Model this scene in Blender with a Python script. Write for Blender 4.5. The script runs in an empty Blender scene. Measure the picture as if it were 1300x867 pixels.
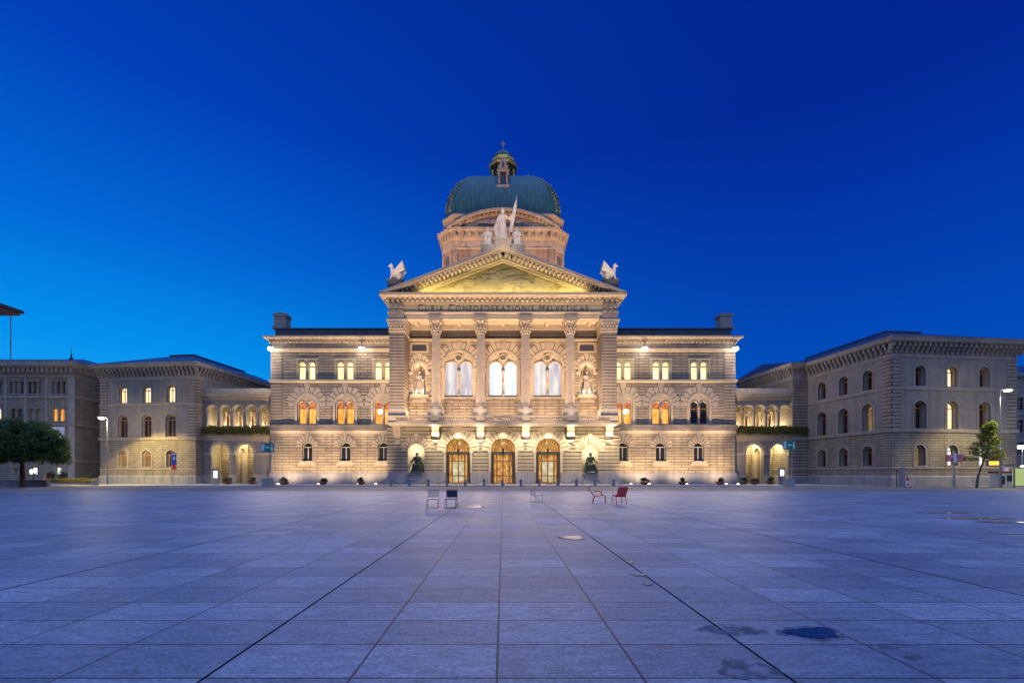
import bpy, bmesh, math, random
from mathutils import Vector, Matrix
R = math.radians
PI = math.pi
random.seed(7)
SC = bpy.context.scene
COL = SC.collection

# ------------------------------------------------------------------ camera
F, VX, VY = 578.0, 638.7, 602.0
cam_d = bpy.data.cameras.new('camera')
cam_d.sensor_width = 36; cam_d.lens = 36 * F / 1300
cam_d.shift_x = (650 - VX) / 1300; cam_d.shift_y = (VY - 433.5) / 1300
cam_d.clip_end = 3000
cam = bpy.data.objects.new('camera', cam_d); COL.objects.link(cam)
cam.location = (0, 0, 1.6); cam.rotation_euler = (R(90), 0, 0)
SC.camera = cam
def PX(px, Y): return (px - VX) * Y / F
def PZ(py, Y): return 1.6 + (VY - py) * Y / F

# ------------------------------------------------------------------ render / exposure
SC.view_settings.view_transform = 'Standard'; SC.view_settings.look = 'None'
SC.view_settings.gamma = 1; SC.view_settings.exposure = 0.0
SC.view_settings.use_curve_mapping = False
SC.cycles.use_denoising = True
SC.cycles.max_bounces = 5; SC.cycles.diffuse_bounces = 3; SC.cycles.glossy_bounces = 3
SC.cycles.transmission_bounces = 3; SC.cycles.sample_clamp_indirect = 3.0
SC.cycles.caustics_reflective = False; SC.cycles.caustics_refractive = False
SC.cycles.use_light_tree = True

# ------------------------------------------------------------------ world: dusk sky
W = bpy.data.worlds.new('World'); SC.world = W; W.use_nodes = True
nt = W.node_tree; nt.nodes.clear()
def wn(t, **k):
    n = nt.nodes.new(t)
    for a, b in k.items(): setattr(n, a, b)
    return n
def wl(a, b): nt.links.new(a, b)
def ramp(n, stops):
    e = n.color_ramp.elements
    while len(e) > 1: e.remove(e[0])
    e[0].position = stops[0][0]; e[0].color = (*stops[0][1], 1)
    for p, c in stops[1:]:
        x = e.new(p); x.color = (*c, 1)
tc = wn('ShaderNodeTexCoord'); sp = wn('ShaderNodeSeparateXYZ'); wl(tc.outputs['Generated'], sp.inputs[0])
rl = wn('ShaderNodeValToRGB'); rr = wn('ShaderNodeValToRGB')
ramp(rl, [(0, (.03, .42, .95)), (.10, (.01, .37, .91)), (.22, (0, .285, .85)), (.38, (0, .14, .68)), (.57, (0, .055, .50)), (.8, (.0, .03, .33)), (1, (.0, .03, .33))])
ramp(rr, [(0, (.0, .11, .58)), (.28, (0, .058, .455)), (.45, (0, .032, .36)), (.57, (0, .0185, .285)), (.8, (0, .018, .26)), (1, (.0, .03, .33))])
wl(sp.outputs['Z'], rl.inputs[0]); wl(sp.outputs['Z'], rr.inputs[0])
mx = wn('ShaderNodeMapRange', interpolation_type='SMOOTHSTEP'); mx.inputs[1].default_value = -.75; mx.inputs[2].default_value = .6
wl(sp.outputs['X'], mx.inputs[0])
mc = wn('ShaderNodeMixRGB'); wl(mx.outputs[0], mc.inputs[0]); wl(rl.outputs[0], mc.inputs[1]); wl(rr.outputs[0], mc.inputs[2])
# the afterglow side of the sky (behind the camera) is much brighter
def wm(op, a, b_, v=None):
    n = wn('ShaderNodeMath', operation=op)
    for i, q in enumerate((a, b_)):
        if isinstance(q, (int, float)): n.inputs[i].default_value = q
        else: wl(q, n.inputs[i])
    return n.outputs[0]
tilt = wm('SUBTRACT', wm('MULTIPLY', sp.outputs['Z'], .6), wm('MULTIPLY', sp.outputs['Y'], .8))
m1_ = wn('ShaderNodeMapRange', interpolation_type='SMOOTHSTEP'); m1_.inputs[1].default_value = -.1; m1_.inputs[2].default_value = .7; wl(tilt, m1_.inputs[0])
m2_ = wn('ShaderNodeMapRange', interpolation_type='SMOOTHSTEP'); m2_.inputs[1].default_value = .18; m2_.inputs[2].default_value = .9; wl(sp.outputs['Z'], m2_.inputs[0])
back = wn('ShaderNodeMapRange', interpolation_type='SMOOTHSTEP'); back.inputs[1].default_value = .2; back.inputs[2].default_value = -.3; wl(sp.outputs['Y'], back.inputs[0])
glow = wn('ShaderNodeMixRGB'); glow.inputs[1].default_value = (0, 0, 0, 1); glow.inputs[2].default_value = (.44, .78, 1.95, 1)
wl(wm('MULTIPLY', m1_.outputs[0], m2_.outputs[0]), glow.inputs[0])
ad = wn('ShaderNodeMixRGB', blend_type='ADD'); ad.inputs[0].default_value = 1
dimb = wn('ShaderNodeMixRGB'); wl(back.outputs[0], dimb.inputs[0]); wl(mc.outputs[0], dimb.inputs[1]); dimb.inputs[2].default_value = (.07, .075, .12, 1)
wl(dimb.outputs[0], ad.inputs[1]); wl(glow.outputs[0], ad.inputs[2])
bg = wn('ShaderNodeBackground'); bg.inputs[1].default_value = 1.0; wl(ad.outputs[0], bg.inputs[0])
sky = wn('ShaderNodeTexSky', sky_type='NISHITA', sun_disc=False)
sky.sun_elevation = R(-4); sky.sun_rotation = R(215)
bg2 = wn('ShaderNodeBackground'); bg2.inputs[1].default_value = 0.05; wl(sky.outputs[0], bg2.inputs[0])
ash = wn('ShaderNodeAddShader'); wl(bg.outputs[0], ash.inputs[0]); wl(bg2.outputs[0], ash.inputs[1])
out = wn('ShaderNodeOutputWorld'); wl(ash.outputs[0], out.inputs[0])

# the last glow of the sun that has set behind the camera
sl = bpy.data.lights.new('sun', 'SUN'); sl.energy = 0.12; sl.angle = R(60); sl.color = (.72, .78, 1)
so = bpy.data.objects.new('sun', sl); COL.objects.link(so); so.rotation_euler = (R(52), 0, R(-35))

# lighting levels (lamps of the place)
L_UP, L_UPHI, L_LOGGIA, L_LOGHI, L_CORBEL, L_NICHE, L_FLOOD, L_GALLERY = 3300, 13000, 2300, 7500, 140, 330, 11000, 800
L_TYMP, L_STATUE, L_DRUM, L_STREET, L_FACADE = 780, 2600, 34000, 8000, 25000

def lamp(name, loc, energy, color, radius=.15, target=None, cone=None, blend=.6):
    d = bpy.data.lights.new(name, 'SPOT' if cone else 'POINT')
    d.energy = energy; d.color = color; d.shadow_soft_size = radius
    if cone: d.spot_size = R(cone); d.spot_blend = blend
    o = bpy.data.objects.new(name, d); COL.objects.link(o); o.location = loc
    if target is not None:
        o.rotation_euler = (Vector(target) - Vector(loc)).to_track_quat('-Z', 'Y').to_euler()
    return o
def area(name, loc, energy, color, sx, sy, target):
    d = bpy.data.lights.new(name, 'AREA'); d.shape = 'RECTANGLE'; d.size = sx; d.size_y = sy
    d.energy = energy; d.color = color
    o = bpy.data.objects.new(name, d); COL.objects.link(o); o.location = loc
    o.rotation_euler = (Vector(target) - Vector(loc)).to_track_quat('-Z', 'Y').to_euler()
    return o
WARM = (1, .80, .52); PINK = (1, .78, .58); YEL = (1, .86, .45); WHITE = (1, .93, .82); AMB = (1, .62, .25)

# ------------------------------------------------------------------ materials
MAT = {}
def newmat(name):
    m = bpy.data.materials.new(name); m.use_nodes = True
    n = m.node_tree.nodes; b = n['Principled BSDF']; MAT[name] = m
    return m, n, m.node_tree.links, b
def simple(name, col, rough=.6, metal=0, noise=.15, nscale=3, bump=0, emis=None, estr=0, spec=.5):
    m, n, l, b = newmat(name)
    b.inputs['Roughness'].default_value = rough; b.inputs['Metallic'].default_value = metal
    b.inputs['Specular IOR Level'].default_value = spec
    t = n.new('ShaderNodeTexCoord'); nz = n.new('ShaderNodeTexNoise'); nz.inputs['Scale'].default_value = nscale
    nz.inputs['Detail'].default_value = 6
    l.new(t.outputs['Object'], nz.inputs['Vector'])
    r = n.new('ShaderNodeValToRGB')
    r.color_ramp.elements[0].position = .3; r.color_ramp.elements[1].position = .7
    r.color_ramp.elements[0].color = (*[c * (1 - noise) for c in col], 1)
    r.color_ramp.elements[1].color = (*[min(1, c * (1 + noise)) for c in col], 1)
    l.new(nz.outputs['Fac'], r.inputs[0]); l.new(r.outputs[0], b.inputs['Base Color'])
    if bump:
        bp = n.new('ShaderNodeBump'); bp.inputs['Strength'].default_value = bump; bp.inputs['Distance'].default_value = .05
        l.new(nz.outputs['Fac'], bp.inputs['Height']); l.new(bp.outputs[0], b.inputs['Normal'])
    if emis:
        b.inputs['Emission Color'].default_value = (*emis, 1); b.inputs['Emission Strength'].default_value = estr
    return m
def masonry(name, col, row, width, mortar, joint=.35, bump=.6, vary=.12, stain=.22, rough=.85, shift=(0, 0), smooth=.1):
    """coursed stone: joints in the object's own x+y / z"""
    m, n, l, b = newmat(name)
    b.inputs['Roughness'].default_value = rough; b.inputs['Specular IOR Level'].default_value = .25
    t = n.new('ShaderNodeTexCoord'); s = n.new('ShaderNodeSeparateXYZ'); l.new(t.outputs['Object'], s.inputs[0])
    a = n.new('ShaderNodeMath'); l.new(s.outputs[0], a.inputs[0]); l.new(s.outputs[1], a.inputs[1])
    a2 = n.new('ShaderNodeMath'); l.new(a.outputs[0], a2.inputs[0]); a2.inputs[1].default_value = shift[0]
    a3 = n.new('ShaderNodeMath'); l.new(s.outputs[2], a3.inputs[0]); a3.inputs[1].default_value = shift[1]
    c = n.new('ShaderNodeCombineXYZ'); l.new(a2.outputs[0], c.inputs[0]); l.new(a3.outputs[0], c.inputs[1])
    br = n.new('ShaderNodeTexBrick'); l.new(c.outputs[0], br.inputs['Vector'])
    br.inputs['Scale'].default_value = 1; br.inputs['Brick Width'].default_value = width
    br.inputs['Row Height'].default_value = row; br.inputs['Mortar Size'].default_value = mortar
    br.inputs['Mortar Smooth'].default_value = smooth; br.offset = .5
    br.inputs['Color1'].default_value = (*[x * (1 - vary) for x in col], 1)
    br.inputs['Color2'].default_value = (*[min(1, x * (1 + vary)) for x in col], 1)
    br.inputs['Mortar'].default_value = (*[x * joint for x in col], 1)
    nz = n.new('ShaderNodeTexNoise'); nz.inputs['Scale'].default_value = .55; nz.inputs['Detail'].default_value = 7
    nz.inputs['Roughness'].default_value = .65
    l.new(t.outputs['Object'], nz.inputs['Vector'])
    rp = n.new('ShaderNodeValToRGB'); rp.color_ramp.elements[0].position = .35; rp.color_ramp.elements[1].position = .68
    rp.color_ramp.elements[0].color = (1 - stain, 1 - stain * .95, 1 - stain * .85, 1); rp.color_ramp.elements[1].color = (1, 1, 1, 1)
    l.new(nz.outputs['Fac'], rp.inputs[0])
    mu = n.new('ShaderNodeMixRGB'); mu.blend_type = 'MULTIPLY'; mu.inputs[0].default_value = 1
    l.new(br.outputs['Color'], mu.inputs[1]); l.new(rp.outputs[0], mu.inputs[2]); l.new(mu.outputs[0], b.inputs['Base Color'])
    ms = n.new('ShaderNodeMapping'); ms.inputs['Scale'].default_value = (1.4, 1.4, .10); l.new(t.outputs['Object'], ms.inputs[0])
    n3 = n.new('ShaderNodeTexNoise'); n3.inputs['Scale'].default_value = 1; n3.inputs['Detail'].default_value = 6; l.new(ms.outputs[0], n3.inputs['Vector'])
    rs = n.new('ShaderNodeValToRGB'); rs.color_ramp.elements[0].position = .36; rs.color_ramp.elements[1].position = .56; rs.color_ramp.elements[0].color = (.82, .82, .83, 1); rs.color_ramp.elements[1].color = (1, 1, 1, 1); l.new(n3.outputs['Fac'], rs.inputs[0])
    mu2 = n.new('ShaderNodeMixRGB'); mu2.blend_type = 'MULTIPLY'; mu2.inputs[0].default_value = 1; l.new(mu.outputs[0], mu2.inputs[1]); l.new(rs.outputs[0], mu2.inputs[2]); l.new(mu2.outputs[0], b.inputs['Base Color'])
    n2 = n.new('ShaderNodeTexNoise'); n2.inputs['Scale'].default_value = 9; n2.inputs['Detail'].default_value = 5
    l.new(t.outputs['Object'], n2.inputs['Vector'])
    h = n.new('ShaderNodeMath'); h.operation = 'MULTIPLY_ADD'; l.new(n2.outputs['Fac'], h.inputs[0]); h.inputs[1].default_value = .25
    inv = n.new('ShaderNodeMath'); inv.operation = 'SUBTRACT'; inv.inputs[0].default_value = 1; l.new(br.outputs['Fac'], inv.inputs[1])
    l.new(inv.outputs[0], h.inputs[2])
    bp = n.new('ShaderNodeBump'); bp.inputs['Strength'].default_value = bump; bp.inputs['Distance'].default_value = .06
    l.new(h.outputs[0], bp.inputs['Height']); l.new(bp.outputs[0], b.inputs['Normal'])
    return m
SAND = (.37, .300, .215)
masonry('ashlar', SAND, .45, 2.3, .038, joint=.22, bump=1)
masonry('ashlar_small', (.32, .275, .21), .335, .85, .024, joint=.34, bump=1)
masonry('banded', (.38, .305, .22), .49, 60, .05, joint=.2, bump=1, vary=.02)
masonry('banded_ground', (.38, .32, .22), .56, 60, .055, joint=.2, bump=1, vary=.02)
masonry('ashlar_smooth', (.31, .27, .22), .6, 1.8, .008, joint=.75, bump=.2, vary=.04)
masonry('drum_stone', (.40, .30, .21), .55, 1.6, .014, joint=.6, vary=.05)
masonry('plinth_stone', (.34, .33, .33), 1.9, 2.6, .02, joint=.5, vary=.06)
simple('trim', (.42, .345, .25), .8, noise=.12, nscale=1.5, bump=.15)
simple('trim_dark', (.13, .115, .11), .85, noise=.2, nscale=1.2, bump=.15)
simple('trim_grey', (.30, .265, .225), .8, noise=.18, nscale=1.2, bump=.15)
simple('trim_yellow', (.46, .40, .25), .8, noise=.1, nscale=2, bump=.1)
simple('marble', (.54, .45, .35), .6, noise=.12, nscale=2.5, bump=.25)
simple('bronze', (.045, .06, .05), .45, .7, noise=.4, nscale=4)
simple('zinc', (.05, .068, .095), .38, .3, noise=.25, nscale=.8)
simple('slate', (.028, .036, .052), .36, .1, noise=.3, nscale=1.5)
simple('joint', (.10, .08, .06), .9, spec=.1)
simple('slot', (.03, .03, .036), .95, spec=0)
simple('curtain', (.30, .29, .30), .25)
simple('dark_stone_and_shade', (.09, .08, .08), .8, noise=.2)
simple('panel_dark', (.05, .045, .055), .4)
simple('gold', (.75, .48, .12), .35, .9, noise=.2)
simple('gilt_patina', (.36, .28, .09), .5, .4, noise=.5, nscale=2)
simple('frame_wood', (.36, .17, .065), .55)
simple('frame_white', (.55, .52, .46), .5)
simple('frame_dark', (.05, .045, .04), .45)
simple('door_wood', (.16, .07, .022), .4, noise=.3, nscale=5)
simple('iron', (.035, .035, .045), .5, .5)
simple('steel', (.42, .43, .45), .35, .8)
simple('grey_paint', (.20, .21, .23), .4)
simple('red_paint', (.85, .015, .025), .35)
simple('bollard_stone', (.20, .21, .24), .75)
simple('terracotta', (.28, .10, .055), .8)
simple('concrete', (.33, .32, .31), .85, bump=.2)
simple('green_sign', (.0, .26, .17), .4)
simple('white_sign', (.75, .75, .75), .4)
simple('blue_sign', (.01, .06, .45), .4)
simple('red_sign', (.62, .02, .03), .4)
simple('maroon', (.25, .01, .03), .4)
simple('bark', (.11, .08, .055), .9, noise=.4, nscale=8, bump=.5)
simple('orange_paint', (.8, .2, .03), .5)
simple('plaster', (.42, .36, .27), .85, noise=.08)
simple('soffit_wood', (.24, .15, .09), .7, noise=.2)
simple('flower_red', (.30, .03, .03), .7)
def leafmat(name, a, b_):
    m, n, l, b = newmat(name)
    g = n.new('ShaderNodeNewGeometry'); r = n.new('ShaderNodeValToRGB')
    r.color_ramp.elements[0].color = (*a, 1); r.color_ramp.elements[1].color = (*b_, 1)
    l.new(g.outputs['Random Per Island'], r.inputs[0]); l.new(r.outputs[0], b.inputs['Base Color'])
    b.inputs['Roughness'].default_value = .55
    tr = n.new('ShaderNodeBsdfTranslucent'); l.new(r.outputs[0], tr.inputs[0]); mxs = n.new('ShaderNodeMixShader'); mxs.inputs[0].default_value = .45
    l.new(b.outputs[0], mxs.inputs[1]); l.new(tr.outputs[0], mxs.inputs[2]); l.new(mxs.outputs[0], n['Material Output'].inputs[0])
    return m
leafmat('leaf_dark', (.03, .075, .025), (.13, .20, .045)); leafmat('leaf_lit', (.10, .16, .02), (.34, .36, .05))
leafmat('leaf_hedge', (.08, .17, .03), (.32, .22, .06)); leafmat('leaf_pot', (.02, .06, .03), (.07, .12, .05))
def emit(name, col, s, noise=0, nscale=1, col2=None, base=(.05, .05, .05), rough=.15, stretch=(1, 1, 1)):
    m, n, l, b = newmat(name)
    b.inputs['Base Color'].default_value = (*base, 1); b.inputs['Roughness'].default_value = rough
    b.inputs['Emission Color'].default_value = (*col, 1); b.inputs['Emission Strength'].default_value = s
    if col2:
        t = n.new('ShaderNodeTexCoord'); mp = n.new('ShaderNodeMapping'); mp.inputs['Scale'].default_value = stretch
        nz = n.new('ShaderNodeTexNoise'); nz.inputs['Scale'].default_value = nscale; nz.inputs['Detail'].default_value = 3
        l.new(t.outputs['Object'], mp.inputs[0]); l.new(mp.outputs[0], nz.inputs['Vector'])
        r = n.new('ShaderNodeValToRGB'); r.color_ramp.elements[0].position = .38; r.color_ramp.elements[1].position = .62
        r.color_ramp.elements[0].color = (*col, 1); r.color_ramp.elements[1].color = (*col2, 1)
        l.new(nz.outputs['Fac'], r.inputs[0]); l.new(r.outputs[0], b.inputs['Emission Color'])
    return m
emit('pane_yellow', (.98, .68, .27), 1.45, nscale=1.2, col2=(1, .90, .58), stretch=(4, 4, .6))
emit('pane_amber', (1, .30, .02), 1.2, nscale=1.4, col2=(1, .55, .09), stretch=(2.5, 1, .6))
emit('pane_amber_top', (.42, .07, .03), .8, nscale=2.0, col2=(1, .30, .06))
emit('pane_white', (.72, .79, .90), 1.08, nscale=.9, col2=(1, .98, .95), stretch=(1.3, 1, .22))
emit('pane_pinkish', (.55, .50, .62), .85, nscale=.9, col2=(1, .95, .90), stretch=(1.3, 1, .22))
emit('pane_door', (.50, .16, .02), .75, nscale=1.9, col2=(1, .55, .11), stretch=(2, 1, .9))
emit('pane_lobby', (.60, .52, .26), .75, nscale=1.6, col2=(.95, .88, .55))
emit('pane_dim', (.20, .14, .06), .5, nscale=1, col2=(.5, .36, .18))
emit('pane_cool', (.75, .95, .88), 1.2, nscale=1.2, col2=(1, 1, .9))
emit('lamp_white', (1, .97, .92), 22); emit('lamp_warm', (1, .86, .6), 16); emit('lamp_soft', (1, .9, .7), 5)
emit('screen', (.75, .85, 1), 1.6); emit('display_orange', (1, .45, .03), 2.2); emit('kiosk_light', (.75, .9, .35), .6)
m, n, l, b = newmat('glass_dark'); b.inputs['Base Color'].default_value = (.02, .022, .03, 1); b.inputs['Roughness'].default_value = .06
m, n, l, b = newmat('glass_clear'); b.inputs['Base Color'].default_value = (.9, .95, .95, 1); b.inputs['Roughness'].default_value = .03; b.inputs['Transmission Weight'].default_value = 1; b.inputs['IOR'].default_value = 1.1
m, n, l, b = newmat('water'); b.inputs['Base Color'].default_value = (.02, .03, .055, 1); b.inputs['Roughness'].default_value = .10; b.inputs['IOR'].default_value = 1.33
m = simple('damp', (.11, .12, .155), .75, noise=.3, nscale=5, spec=.15)
n, l = m.node_tree.nodes, m.node_tree.links; tt = n.new('ShaderNodeTexCoord'); zz = n.new('ShaderNodeTexNoise'); zz.inputs['Scale'].default_value = 5.5; zz.inputs['Detail'].default_value = 8; zz.inputs['Roughness'].default_value = .65
l.new(tt.outputs['Object'], zz.inputs['Vector']); rq = n.new('ShaderNodeValToRGB'); rq.color_ramp.elements[0].position = .44; rq.color_ramp.elements[1].position = .60; l.new(zz.outputs['Fac'], rq.inputs[0])
tp = n.new('ShaderNodeBsdfTransparent'); ms_ = n.new('ShaderNodeMixShader'); l.new(rq.outputs[0], ms_.inputs[0]); l.new(tp.outputs[0], ms_.inputs[1]); l.new(n['Principled BSDF'].outputs[0], ms_.inputs[2]); l.new(ms_.outputs[0], n['Material Output'].inputs[0])
simple('wet_film', (.22, .21, .20), .40, noise=.3, nscale=6, spec=.22)
# copper dome: streaks run down the faces
m, n, l, b = newmat('copper'); b.inputs['Roughness'].default_value = .5
t = n.new('ShaderNodeTexCoord'); mp = n.new('ShaderNodeMapping'); mp.inputs['Scale'].default_value = (1.6, 1.6, .12); l.new(t.outputs['Object'], mp.inputs[0])
nz = n.new('ShaderNodeTexNoise'); nz.inputs['Scale'].default_value = 1.3; nz.inputs['Detail'].default_value = 8; l.new(mp.outputs[0], nz.inputs['Vector'])
r = n.new('ShaderNodeValToRGB'); r.color_ramp.elements[0].position = .3; r.color_ramp.elements[1].position = .72
r.color_ramp.elements[0].color = (.010, .066, .056, 1); r.color_ramp.elements[1].color = (.034, .165, .132, 1)
l.new(nz.outputs['Fac'], r.inputs[0]); l.new(r.outputs[0], b.inputs['Base Color'])
# tympanum relief
m, n, l, b = newmat('relief'); b.inputs['Roughness'].default_value = .7
t = n.new('ShaderNodeTexCoord'); v = n.new('ShaderNodeTexVoronoi'); v.inputs['Scale'].default_value = .85; l.new(t.outputs['Object'], v.inputs['Vector'])
r = n.new('ShaderNodeValToRGB'); r.color_ramp.elements[0].color = (.30, .25, .10, 1); r.color_ramp.elements[1].color = (.52, .46, .24, 1)
l.new(v.outputs['Color'], r.inputs[0]); l.new(r.outputs[0], b.inputs['Base Color'])
bp = n.new('ShaderNodeBump'); bp.inputs['Strength'].default_value = .35; bp.inputs['Distance'].default_value = .15; l.new(v.outputs['Distance'], bp.inputs['Height']); l.new(bp.outputs[0], b.inputs['Normal'])
# plaza slabs
TW, TD = 1.147, .708
m, n, l, b = newmat('plaza_slabs')
t = n.new('ShaderNodeTexCoord'); mp = n.new('ShaderNodeMapping'); mp.inputs['Location'].default_value = (.049 + 200 * TW, -3.571 + 200 * TD, 0)
l.new(t.outputs['Object'], mp.inputs[0])
br = n.new('ShaderNodeTexBrick'); br.offset = 0; l.new(mp.outputs[0], br.inputs['Vector'])
for k, x in (('Scale', 1), ('Brick Width', TW), ('Row Height', TD), ('Mortar Size', .0105), ('Mortar Smooth', .1), ('Bias', 0)): br.inputs[k].default_value = x
br.inputs['Color1'].default_value = (.19, .215, .265, 1); br.inputs['Color2'].default_value = (.315, .34, .395, 1); br.inputs['Mortar'].default_value = (.03, .03, .04, 1)
nz = n.new('ShaderNodeTexNoise'); nz.inputs['Scale'].default_value = 1.3; nz.inputs['Detail'].default_value = 11; nz.inputs['Roughness'].default_value = .78
mp2 = n.new('ShaderNodeMapping'); mp2.inputs['Scale'].default_value = (2.2, 6.5, 1); l.new(t.outputs['Object'], mp2.inputs[0]); l.new(mp2.outputs[0], nz.inputs['Vector'])
nb = n.new('ShaderNodeTexNoise'); nb.inputs['Scale'].default_value = .35; nb.inputs['Detail'].default_value = 5; l.new(t.outputs['Object'], nb.inputs['Vector'])
r1 = n.new('ShaderNodeValToRGB'); r1.color_ramp.elements[0].position = .3; r1.color_ramp.elements[1].position = .72
r1.color_ramp.elements[0].color = (.44, .46, .50, 1); r1.color_ramp.elements[1].color = (1.30, 1.27, 1.22, 1); l.new(nz.outputs['Fac'], r1.inputs[0])
r2 = n.new('ShaderNodeValToRGB'); r2.color_ramp.elements[0].position = .35; r2.color_ramp.elements[1].position = .65
r2.color_ramp.elements[0].color = (.74, .76, .80, 1); r2.color_ramp.elements[1].color = (1.1, 1.08, 1.05, 1); l.new(nb.outputs['Fac'], r2.inputs[0])
m1 = n.new('ShaderNodeMixRGB'); m1.blend_type = 'MULTIPLY'; m1.inputs[0].default_value = 1; l.new(br.outputs['Color'], m1.inputs[1]); l.new(r1.outputs[0], m1.inputs[2])
m2 = n.new('ShaderNodeMixRGB'); m2.blend_type = 'MULTIPLY'; m2.inputs[0].default_value = 1; l.new(m1.outputs[0], m2.inputs[1]); l.new(r2.outputs[0], m2.inputs[2])
vo = n.new('ShaderNodeTexVoronoi'); vo.inputs['Scale'].default_value = 2.1; l.new(t.outputs['Object'], vo.inputs['Vector'])
r3 = n.new('ShaderNodeValToRGB'); r3.color_ramp.elements[0].position = .035; r3.color_ramp.elements[1].position = .06; r3.color_ramp.elements[0].color = (.55, .55, .57, 1); r3.color_ramp.elements[1].color = (1, 1, 1, 1); l.new(vo.outputs['Distance'], r3.inputs[0])
nf = n.new('ShaderNodeTexNoise'); nf.inputs['Scale'].default_value = 26; nf.inputs['Detail'].default_value = 6; l.new(t.outputs['Object'], nf.inputs['Vector'])
r4 = n.new('ShaderNodeValToRGB'); r4.color_ramp.elements[0].position = .35; r4.color_ramp.elements[1].position = .65; r4.color_ramp.elements[0].color = (.68, .68, .68, 1); r4.color_ramp.elements[1].color = (1.2, 1.2, 1.2, 1); l.new(nf.outputs['Fac'], r4.inputs[0])
m3 = n.new('ShaderNodeMixRGB'); m3.blend_type = 'MULTIPLY'; m3.inputs[0].default_value = 1; l.new(m2.outputs[0], m3.inputs[1]); l.new(r3.outputs[0], m3.inputs[2])
m4 = n.new('ShaderNodeMixRGB'); m4.blend_type = 'MULTIPLY'; m4.inputs[0].default_value = 1; l.new(m3.outputs[0], m4.inputs[1]); l.new(r4.outputs[0], m4.inputs[2])
l.new(m4.outputs[0], b.inputs['Base Color'])
rr_ = n.new('ShaderNodeMapRange'); rr_.inputs[3].default_value = .44; rr_.inputs[4].default_value = .66; b.inputs['Specular IOR Level'].default_value = .6; l.new(nb.outputs['Fac'], rr_.inputs[0]); l.new(rr_.outputs[0], b.inputs['Roughness'])
inv = n.new('ShaderNodeMath'); inv.operation = 'SUBTRACT'; inv.inputs[0].default_value = 1; l.new(br.outputs['Fac'], inv.inputs[1])
h = n.new('ShaderNodeMath'); h.operation = 'MULTIPLY_ADD'; l.new(nz.outputs['Fac'], h.inputs[0]); h.inputs[1].default_value = .5; l.new(inv.outputs[0], h.inputs[2])
bp = n.new('ShaderNodeBump'); bp.inputs['Strength'].default_value = .6; bp.inputs['Distance'].default_value = .012; l.new(h.outputs[0], bp.inputs['Height']); l.new(bp.outputs[0], b.inputs['Normal'])
simple('asphalt', (.11, .105, .10), .75, noise=.2, nscale=.6, bump=.1)
simple('asphalt_warm_lit', (.17, .14, .12), .7, noise=.15, nscale=.5, bump=.1)  # road asphalt with the warm lamplight put into its colour
simple('pavement_stone', (.30, .28, .26), .7, noise=.15, nscale=.8, bump=.1)

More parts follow.
